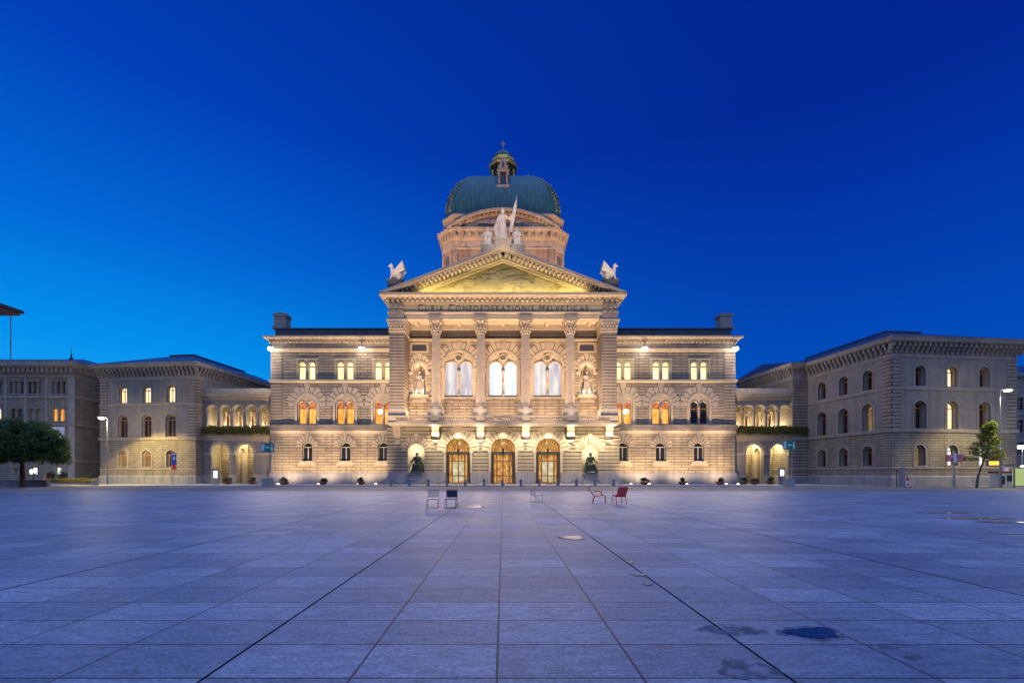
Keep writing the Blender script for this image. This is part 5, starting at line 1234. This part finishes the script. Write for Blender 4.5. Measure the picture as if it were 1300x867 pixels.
# street level floods that light columns, piers and entablature from below
for X in (-17, -6, 6, 17): lamp('facade_flood', (X, 57.0, .35), L_FACADE, (1, .70, .45), .3, target=(X * .97, 70, 25), cone=62, blend=1)
for X in (-15, -5, 5, 15): lamp('facade_flood', (X, 57.0, .35), 13500, (1, .74, .50), .3, target=(X, 69.3, 10.5), cone=44, blend=1)
for X in (-10.5, -3.5, 3.5, 10.5): lamp('balcony_and_added_flood', (X, 68.9, 9.9), 2700, (1, .74, .52), .4, target=(X * .6, 18, 0), cone=26, blend=1)  # added outward beams that warm the middle of the plaza, no fixture
# statue group and griffins: spots on the roofs across the square
for q in (-1, 1):
    lamp('roof_spotlight', (q * 30, 8, 14), 110000, (1, .82, .62), .3, target=(0, 70.3, 40.0), cone=7.5, blend=.5)
    lamp('roof_spotlight', (q * 30, 8, 14), 150000, (1, .86, .70), .3, target=(q * 16.5, 70.1, 32.9), cone=4, blend=.6)

# ================================================================== STREET FURNITURE
# street lamps
def street_lamp(x, y, z, headdx, label):
    g = empty('street_lamp', (x, y, 0)); tag(g, label, 'street lamp', 'street lamps')
    t = MB(); t.lathe([(.12, 0), (.12, 1.0), (.08, 1.2), (.05, z)], (0, 0, 0), 10); t.tube([(0, 0, z - .1), (headdx * .4, 0, z + .12), (headdx, 0, z + .16)], .04, 6); t.build('pole', 'steel', g, local=True)
    t = MB(); t.box(*sorted((headdx - .15 * (1 if headdx > 0 else -1), headdx + .75 * (1 if headdx > 0 else -1))), -.2, .2, z + .1, z + .24); t.build('head', 'grey_paint', g, local=True)
    t = MB(); a, b_ = sorted((headdx - .05, headdx + .6 * (1 if headdx > 0 else -1))); t.box(a, b_, -.2, .16, z - .06, z + .09, .05); t.build('lens', 'lamp_warm', g, local=True)
street_lamp(PX(136.5, 66), 66, PZ(531.5, 66), -.5, 'tall street lamp glowing in front of the yellow lit corner block')
lamp('street_lamp_light', (PX(131, 66), 65.6, PZ(534.5, 66)), L_STREET, (1, .74, .24), .2, target=(PX(150, 66), 70, 0), cone=118, blend=.3)
lamp('street_lamp_light', (PX(130.5, 66), 65.2, PZ(536, 66)), 1700, (1, .80, .48), .25)
street_lamp(PX(1269.5, 55), 55, PZ(496, 55), .65, 'tall street lamp glowing above the young street tree')
lamp('street_lamp_light', (PX(1281, 55), 54.6, PZ(500, 55)), L_STREET * .5, (1, .80, .36), .2, target=(PX(1276, 55), 55.5, 0), cone=120, blend=.5)

lamp('street_lamp_light', (PX(1281, 55), 54.2, PZ(506, 55)), 380, (1, .82, .50), .25)
# bollards and chains
bx = [496.5 + (779 - 496.5) * i / 12 for i in range(13)]
nm = ['first', 'second', 'third', 'fourth', 'fifth', 'sixth', 'seventh', 'eighth', 'ninth', 'tenth', 'eleventh', 'twelfth', 'last']
def bollard_mb():
    t = MB(); t.lathe([(.2, 0), (.2, .1), (.17, .14), (.165, .75), (.19, .8), (.19, .86), (.14, .95), (.03, 1.0)], (0, 0, 0), 14); return t
YBo = 60.1; proto = bollard_mb().build('bollard', 'bollard_stone', smooth=False)
for i, px in enumerate(bx):
    o = proto if i == 0 else proto.copy()
    if i: COL.objects.link(o)
    o.location = (PX(px, YBo), YBo, 0.0); tag(o, '%s grey bollard of the chained entrance row, counted from the grey chairs end' % nm[i], 'bollard', 'bollards before the entrance')
t = MB(); w_ = PX(bx[1], YBo) - PX(bx[0], YBo) - .36
t.tube([(w_ * (k / 12), 0, -.42 * (1 - (2 * k / 12 - 1) ** 2)) for k in range(13)], .028, 6); chain = t.build('chain', 'iron')
for i in range(12):
    if i in (4, 5, 6, 7) and False: continue
    o = chain if i == 0 else chain.copy()
    if i: COL.objects.link(o)
    o.location = (PX(bx[i], YBo) + .18, YBo, .8); tag(o, 'sagging chain between the %s and %s entrance bollard from the grey chairs end' % (nm[i], nm[i + 1]), 'chain', 'chains between the bollards')

# flower bowls
def make_bowl(seed, red):
    rnd = random.Random(seed)
    g = empty('flower_bowl')
    t = MB(); t.lathe([(.32, 0), (.36, .05), (.62, .3), (.70, .42), (.66, .46), (.6, .40), (0, .40)], (0, 0, 0), 20, caps=False); t.build('bowl', 'terracotta', g, smooth=True, local=True)
    t = MB()
    for k in range(6): leaves(t, (rnd.uniform(-.42, .42), rnd.uniform(-.3, .3), .55 + rnd.uniform(0, .35)), (.3, .3, .28), 70, .1, rnd, shell=0)
    t.build('plant', 'leaf_pot', g, local=True)
    if red:
        t = MB()
        for k in range(3): leaves(t, (rnd.uniform(-.45, .45), -.2, .55 + rnd.uniform(0, .2)), (.25, .25, .15), 40, .07, rnd, shell=0)
        t.build('flowers', 'flower_red', g, local=True)
    return g
bowls = [(289, 70.5, 'terracotta bowl with reddish flowers next to the glowing info screen by the gallery'), (320, 70.5, 'low terracotta bowl in front of the gallery arch beside the green sign'),
         (361, 68.2, 'terracotta flower bowl by the palace corner nearest the green sign at the tree side'), (410, 68.2, 'terracotta flower bowl under the wing middle window, grey chair side of the portico'), (458, 68.2, 'terracotta flower bowl nearest the portico on the grey chair side'),
         (818, 68.2, 'terracotta flower bowl nearest the portico on the red chair side'), (866.5, 68.2, 'terracotta flower bowl under the wing middle window, red chair side of the portico'), (914, 68.2, 'terracotta flower bowl before the palace corner nearest the young street tree'),
         (943.5, 70.5, 'terracotta flower bowl at the gallery pier just past the palace corner'), (958.5, 70.2, 'terracotta flower bowl under the middle of the first full gallery arch'), (978, 70.8, 'terracotta flower bowl at the gallery pier before the glowing screen')]
for i, (px, Y, lab) in enumerate(bowls):
    g = make_bowl(40 + i, i in (0, 4)); g.location = (PX(px, Y), Y, .062); g.rotation_euler = (0, 0, i * 1.3); tag(g, lab, 'flower bowl', 'flower bowls along the palace')

# chairs
def sled_chair(mat_back, mat_frame, dots):
    g = empty('plaza_chair')
    for s in (-1, 1):
        t = MB(); t.tube([(s * .25, .30, .86), (s * .25, .20, .45), (s * .25, .24, .02), (s * .25, -.26, .02), (s * .25, -.22, .43), (s * .25, .2, .45)], .014, 6); t.build('leg', mat_frame, g, local=True)
    t = MB(); t.tube([(-.25, .24, .02), (.25, .24, .02)], .013, 6); t.tube([(-.25, -.26, .02), (.25, -.26, .02)], .013, 6); t.tube([(-.25, .3, .86), (.25, .3, .86)], .014, 6); t.build('stretcher', mat_frame, g, local=True)
    t = MB(); t.box(-.24, .24, -.24, .2, .44, .465); t.box(-.24, .24, -.26, -.24, .425, .465); t.build('seat', 'steel', g, local=True)
    t = MB()
    if dots:
        for k in range(4): t.box(-.235 + k * .1225, -.135 + k * .1225 + .0, .265, .28, .5, .82)
        for z in (.5, .58, .66, .74, .8): t.box(-.235, .235, .262, .283, z, z + .035)
        t.box(-.2, .2, .285, .29, .5, .83)
    else:
        for k in range(9): z = .5 + k * .038; t.box(-.235, .235, .262, .275, z, z + .02)
    t.build('backrest', mat_back, g, local=True)
    return g
Yc = 21.25
c1 = sled_chair('grey_paint', 'grey_paint', False); c1.location = (PX(549.5, Yc), Yc, .012); c1.rotation_euler = (0, 0, R(2)); tag(c1, 'pale grey metal chair with open slatted back, beside the dark backed chair', 'chair', 'chairs on the plaza')
c2 = sled_chair('panel_dark', 'iron', True); c2.location = (PX(572.7, Yc), Yc, .012); c2.rotation_euler = (0, 0, R(-2)); tag(c2, 'metal chair with dark perforated back panel beside the pale grey chair', 'chair', 'chairs on the plaza')
c3 = sled_chair('steel', 'steel', False); Y3 = 25.9; c3.location = (PX(681, Y3), Y3, .012); c3.rotation_euler = (0, 0, R(55)); tag(c3, 'faint pale metal chair standing alone in the middle of the plaza', 'chair', 'chairs on the plaza')
def red_chair():
    g = empty('red_chair')
    for s in (-1, 1):
        t = MB(); t.tube([(s * .27, .18, .40), (s * .27, .30, .0)], .017, 6); t.build('leg', 'red_paint', g, local=True)
        t = MB(); t.tube([(s * .27, -.30, .46), (s * .27, -.40, .40), (s * .27, -.42, .0)], .017, 6); t.build('leg', 'red_paint', g, local=True)
        t = MB(); t.tube([(s * .29, .27, .60), (s * .29, .0, .66), (s * .29, -.16, .66), (s * .28, -.22, .46)], .02, 6); t.build('armrest', 'red_paint', g, local=True)
        t = MB(); t.tube([(s * .25, -.32, .46), (s * .25, .18, .38), (s * .25, .32, .55), (s * .25, .56, .92)], .019, 6); t.build('side_rail', 'red_paint', g, local=True)
    t = MB()
    for k in range(8): f = k / 7; t.box(-.25, .25, -.30 + .46 * f - .025, -.30 + .46 * f + .025, .455 - .07 * f, .475 - .07 * f)
    t.build('seat', 'red_paint', g, local=True)
    t = MB()
    for k in range(7):
        f = k / 6; y = .25 + .29 * f; z = .46 + .44 * f; t.add([(-.25, y, z - .03), (.25, y, z - .03), (.25, y + .036, z + .027), (-.25, y + .036, z + .027), (-.25, y + .018, z - .04), (.25, y + .018, z - .04), (.25, y + .054, z + .017), (-.25, y + .054, z + .017)], [(0, 1, 2, 3), (4, 7, 6, 5), (0, 4, 5, 1), (3, 2, 6, 7), (0, 3, 7, 4), (1, 5, 6, 2)])
    t.build('backrest', 'red_paint', g, local=True)
    return g
rc = red_chair(); Yr = 25.2; rc.location = (PX(759, Yr), Yr, .012); rc.rotation_euler = (0, 0, R(82)); tag(rc, 'red garden chair seen in profile, leaning back', 'chair', 'chairs on the plaza')
r2 = copy_tree(rc); Yr = 24.4; r2.location = (PX(786.5, Yr), Yr, .012); r2.rotation_euler = (0, 0, R(186)); tag(r2, 'red garden chair turned with its slatted back across the view', 'chair', 'chairs on the plaza')

# signs
def green_sign(px, Y, zc_, label, boxpx, m_):
    X = PX(px, Y); g = empty('direction_sign', (X, Y, 0)); tag(g, label, 'sign', 'green signs on poles')
    t = MB(); t.lathe([(.06, 0), (.05, zc_ + .6)], (0, 0, 0), 8); t.build('pole', 'steel', g, local=True)
    t = MB(); t.box(-.82, .82, -.1, -.05, zc_ - .55, zc_ + .55); t.build('board', 'green_sign', g, local=True)
    t = MB(); t.box(*sorted((m_ * -.75, m_ * -.38)), -.115, -.1, zc_ - .45, zc_ + .45)
    F_ = TF(-.112)
    t.prism(F_, [(-m_ * .2, zc_), (m_ * .05, zc_ + .2), (m_ * .05, zc_ + .07), (m_ * .3, zc_ + .07), (m_ * .3, zc_ - .07), (m_ * .05, zc_ - .07), (m_ * .05, zc_ - .2)], 0, .012)
    t.prism(F_, circ(m_ * .56, zc_ + .28, .1, 10), 0, .012); t.prism(F_, [(m_ * .46, zc_ + .14), (m_ * .66, zc_ + .14), (m_ * .70, zc_ - .4), (m_ * .58, zc_ - .4), (m_ * .56, zc_ - .15), (m_ * .54, zc_ - .4), (m_ * .42, zc_ - .4)], 0, .012)
    t.build('pictogram', 'white_sign', g, local=True)
    t = MB(); t.box(-.55, .55, -.4, .4, 0, 1.1, .03); t.build('foot', 'concrete', g, local=True)
    return g
green_sign(1001.5, 58, PZ(565, 58), 'green emergency sign with white arrow before the gallery beside the young tree block', 0, 1)
green_sign(340, 58, PZ(568, 58), 'green emergency sign with white arrow beside the palace corner nearest the yellow lit block', 0, 1)
def info_screen(px, Y, z0, z1, wpx, label):
    X = PX(px, Y); w_ = wpx * Y / F / 2; g = empty('info_screen', (X, Y, 0)); tag(g, label, 'info screen', 'glowing info screens')
    t = MB(); t.box(-w_ * 1.5, w_ * 1.5, -.08, .1, 0.06, z1 + .3); t.build('housing', 'grey_paint', g, local=True)
    t = MB(); t.box(-w_, w_, -.1, -.08, z0, z1); t.build('display', 'screen', g, local=True)
info_screen(274, 69.5, PZ(606.5, 69.5), PZ(597.5, 69.5), 5, 'glowing white info screen before the gallery on the yellow lit block side')
info_screen(992.5, 69.5, PZ(604, 69.5), PZ(596, 69.5), 5, 'glowing white info screen before the gallery beside the corner block')
# no-parking pole
Y = 67; X = PX(218, Y); g = empty('traffic_sign', (X, Y, 0)); tag(g, 'parking and no entry signs on one pole before the yellow lit block', 'sign')
t = MB(); t.lathe([(.04, 0), (.04, 4.9)], (0, 0, 0), 8); t.build('pole', 'steel', g, local=True)
t = MB(); t.box(.1, .75, -.08, -.05, 3.0, 4.75); t.build('board', 'blue_sign', g, local=True)
t = MB(); t.prism(TF(-.1), [(.25, 3.75), (.6, 3.75), (.425, 4.3)], 0, .02); t.box(.2, .65, -.1, -.08, 4.5, 4.65); t.build('pictogram', 'white_sign', g, local=True)
t = MB(); t.prism(TF(-.09), circ(.42, 2.6, .33, 18), 0, .04); t.build('round_board', 'red_sign', g, local=True)
# red signs on pole
Y = 55; X = PX(1211, Y); g = empty('direction_sign', (X, Y, 0)); tag(g, 'two red direction boards on a pale pole before the cool white window', 'sign')
t = MB(); t.lathe([(.1, 0), (.1, 4.3), (.05, 4.35)], (0, 0, 0), 10); t.build('pole', 'steel', g, local=True)
for a, b_ in ((-1.0, -.22), (.22, 1.18)):
    t = MB(); t.box(a, b_, -.12, -.07, 3.15, 3.95); bd = t.build('board', 'red_sign', g, local=True)
    t = MB(); t.box(a + .06, b_ - .4, -.13, -.12, 3.72, 3.8); t.box(a + .06, b_ - .1, -.13, -.12, 3.5, 3.56); t.box(a + .06, b_ - .2, -.13, -.12, 3.3, 3.38); t.box(b_ - .3, b_ - .08, -.13, -.12, 3.65, 3.88); t.build('marking', 'white_sign', bd, local=True)
t = MB(); t.box(-.2, .2, -.16, -.1, 3.0, 4.1); t.build('centre_panel', 'white_sign', g, local=True)
# dark totem, thin pole, roadwork board
Y = 57; t = MB(); t.box(-.28, .28, -.14, .14, 0, 2.45); o = t.build('totem', 'grey_paint'); o.location = (PX(1145, Y), Y, 0); tag(o, 'slim dark grey totem standing at the corner of the block', 'totem')
t = MB(); t.lathe([(.2, 0), (.06, .1), (.05, 2.0), (.12, 2.1), (.05, 2.3)], (0, 0, 0), 8); o = t.build('post', 'iron'); o.location = (PX(1138.5, Y), Y, 0); tag(o, 'thin dark iron post next to the grey totem', 'post')
Y = 55; g = empty('roadwork_sign', (PX(1151.5, Y), Y, 0)); tag(g, 'small red and white roadwork board on a foot beside the totem', 'sign')
t = MB(); t.box(-.32, .42, -.2, .2, 0, .1); t.build('foot', 'panel_dark', g, local=True)
t = MB(); t.box(-.16, .2, -.03, .03, .1, 1.25); t.build('board', 'white_sign', g, local=True)
t = MB(); t.box(-.13, .17, -.045, -.03, .85, 1.2); t.box(-.13, .17, -.045, -.03, .3, .5); t.build('stripe', 'red_sign', g, local=True)
t = MB(); t.lathe([(.1, 0), (.1, .16), (.03, .2)], (0, 0, 1.25), 8); t.build('beacon', 'orange_paint', g, local=True)
# orange bus display, set on an added post
Y = 54; g = empty('bus_display', (PX(1261, Y), Y, 0)); tag(g, 'glowing orange bus display on an added post behind the young tree', 'display')
t = MB(); t.lathe([(.06, 0), (.06, 3.4)], (.95, 0, 0), 8); t.box(-.75, 1.0, -.1, .1, 2.55, 3.3); t.build('housing', 'grey_paint', g, local=True)
t = MB(); t.box(-.62, .55, -.12, -.1, 2.7, 3.15); t.build('display', 'display_orange', g, local=True)
# kiosk
Y = 56; g = empty('kiosk', (PX(1274, Y), Y, 0)); tag(g, 'small white kiosk with maroon roof band near the young street tree', 'kiosk')
t = MB(); t.box(-1.05, 1.1, -.6, .6, 0.06, 1.75); t.build('body', 'white_sign', g, local=True)
t = MB(); t.box(-1.15, 1.2, -.7, .7, 1.76, 1.95); t.build('roof', 'maroon', g, local=True)
t = MB(); t.box(-.05, .45, -.2, .2, 1.96, 2.45); t.lathe([(.03, 2.45), (.03, 2.6)], (.2, 0, 0), 6); t.build('vent', 'white_sign', g, local=True)
t = MB(); t.box(-.85, -.5, -.62, -.6, .4, 1.4); t.box(-.25, .85, -.62, -.6, .75, 1.5); t.build('window', 'panel_dark', g, local=True)
# tram shelter at the edge
Y = 53; g = empty('tram_shelter', (PX(1287.5, Y), Y, 0)); tag(g, 'glass stop shelter with lit green panel on the street edge beyond the kiosk', 'shelter')
t = MB(); 
for x in (0, 2.9, 5.8): t.box(x - .06, x + .06, -.06, .06, 0, 2.6)
t.box(-.2, 6, -.9, .9, 2.6, 2.75); t.build('frame', 'grey_paint', g, local=True)
t = MB(); t.box(.2, 1.6, .3, .36, .3, 2.3); t.build('panel', 'kiosk_light', g, local=True)
t = MB(); t.box(.08, 2.8, .05, .07, .3, 2.4); t.build('pane', 'glass_clear', g, local=True)
t = MB(); t.box(.5, 1.1, -.5, -.2, 2.48, 2.58); t.box(1.5, 2.1, -.5, -.2, 2.48, 2.58); t.build('light', 'lamp_warm', g, local=True)
g = empty('street_lamp', (PX(1297.5, 58), 58, 0)); tag(g, 'low street lamp with bright square head at the edge behind the shelter', 'street lamp', 'street lamps')
t = MB(); t.lathe([(.07, 0), (.05, 4.9)], (0, 0, 0), 8); t.build('pole', 'steel', g, local=True)
t = MB(); t.box(-.35, .35, -.2, .2, 4.9, 5.25); t.build('head', 'lamp_warm', g, local=True)
lamp('street_lamp_light', (PX(1297.5, 58), 57.3, 5.1), 260, (1, .9, .65), .2)
# twin lamp before the office building
Y = 68; g = empty('street_lamp', (PX(42.5, Y), Y, 0)); tag(g, 'low twin globe lamp glowing beneath the dark round tree', 'street lamp', 'street lamps')
t = MB(); t.lathe([(.1, 0), (.08, 1.7)], (0, 0, 0), 8); t.box(-.35, .35, -.05, .05, 1.6, 1.7); t.build('pole', 'iron', g, local=True)
for q in (-.32, .26):
    t = MB(); t.lathe([(.1, 0), (.15, .1), (.17, .5), (.1, .62)], (q, 0, 1.68 + (.2 if q > 0 else 0)), 10); t.build('globe', 'lamp_soft', g, local=True)
lamp('street_lamp_light', (PX(42.5, Y), Y - .5, 2.6), 260, (1, .85, .55), .3)

# ================================================================== TREES AND HEDGES
def tube_branch(t, a, b_, r0, r1, rnd):
    a, b_ = Vector(a), Vector(b_); m_ = a.lerp(b_, .5) + Vector((rnd.uniform(-.15, .15), rnd.uniform(-.15, .15), rnd.uniform(-.05, .15)))
    t.tube([a, m_, b_], r0, 7, r1)
Y = 57; X = PX(28, Y); g = empty('round_tree', (X, Y, 0)); tag(g, 'large dark green round crowned tree at the edge of the street', 'tree', 'street trees')
rnd = random.Random(77); t = MB(); t.tube([(0, 0, 0), (.05, 0, 1.6), (0, 0, 3.4)], .28, 10, .2)
for k in range(9):
    a = 2 * PI * k / 9; tube_branch(t, (0, 0, 3.0 + .1 * (k % 3)), (3.2 * math.cos(a), 2.6 * math.sin(a), 5.2 + rnd.uniform(-.4, .8)), .13, .03, rnd)
t.build('trunk', 'bark', g, local=True)
t = MB()
for k in range(430):
    a = rnd.uniform(0, 2 * PI); rr2 = rnd.uniform(.35, 1) ** .5
    el = math.asin(rnd.uniform(-.45, 1))
    rx = 4.5 + .35 * math.sin(3 * a + 1)
    x = rx * math.cos(el) * math.cos(a) * rr2; y = 4.2 * math.cos(el) * math.sin(a) * rr2; z = 4.55 + (3.75 if el > 0 else 3.0) * math.sin(el) * rr2
    s = rnd.uniform(.4, .75); leaves(t, (x, y, z), (s, s, s * 1.2), int(135 * s), .17, rnd, shell=.2)
t.build('crown', 'leaf_dark', g, local=True, recalc=False)
Y = 54.5; X0 = PX(1240, Y); g = empty('young_tree', (X0, Y, 0)); tag(g, 'slender young tree with sparse yellow green crown and leaning trunk by the corner block', 'tree', 'street trees')
rnd = random.Random(5); t = MB(); pts = [(0, 0, 0), (.12, 0, 1.2), (.5, 0, 2.4), (.95, .0, 3.6), (1.4, 0, 5.2), (1.55, 0, 7.6)]; t.tube(pts, .13, 8, .03)
ends = []
for k in range(22):
    f = k / 21; z = 3.1 + 4.2 * f; bx0 = .95 + .6 * f; a = k * 2.4; L = (1.75 * (1 - f) + .40) * rnd.uniform(.7, 1.15)
    e = (bx0 + L * math.cos(a), L * math.sin(a) * .8, z + .25 + .4 * rnd.random()); ends.append((Vector((bx0, 0, z)), Vector(e))); tube_branch(t, (bx0, 0, z), e, .04, .012, rnd)
t.build('trunk', 'bark', g, local=True)
t = MB()
for a, e in ends:
    for f in (.45, .7, .95): 
        p = a.lerp(e, f); leaves(t, p, (.46, .46, .30), 62, .125, rnd, shell=0)
leaves(t, (1.57, 0, 7.7), (.25, .25, .5), 50, .1, rnd, shell=0)
t.build('crown', 'leaf_lit', g, local=True, recalc=False)
Y = 66; g = empty('street_hedge', (PX(93, Y), Y, 0)); tag(g, 'low clipped hedge along the pavement before the office building', 'hedge')
rnd = random.Random(12); t = MB(); t.box(-3.5, 3.6, -.2, .2, 0, .35); t.build('trough', 'concrete', g, local=True)
t = MB()
for k in range(22): leaves(t, (-3.3 + k * .32, 0, .68), (.3, .3, .4), 90, .1, rnd, shell=.2)
t.build('foliage', 'leaf_hedge', g, local=True)
for i, px in enumerate((65, 82)):
    g = make_bowl(80 + i, True); Y = 68.5; g.location = (PX(px, Y), Y, .062); g.scale = (1.2, 1.2, 1.8); tag(g, 'planter with red flowers behind the low hedge, ' + ('nearer the round tree' if i == 0 else 'nearer the yellow lit block'), 'flower bowl', 'planters behind the hedge')
for i, px in enumerate((117.5, 122.5)):
    t = MB(); t.lathe([(.2, 0), (.2, .75), (.12, .82)], (0, 0, 0), 10); o = t.build('bollard', 'concrete'); o.location = (PX(px, 64), 64, 0.06); tag(o, 'pale concrete bollard beside the low hedge, ' + ('next to the hedge end' if i == 0 else 'next to the yellow lit block'), 'bollard', 'pale bollards by the hedge')
# low brick planter wall by the round tree
t = MB(); x0, x1 = PX(-12, 60), PX(61, 60); t.box(x0, x1, 59.8, 60.3, 0, .75); t.box(x0, x1, 59.75, 60.35, .75, .85)
tag(t.build('planter_wall', 'bollard_stone'), 'low pale wall beneath the dark round tree at the street edge', 'wall')
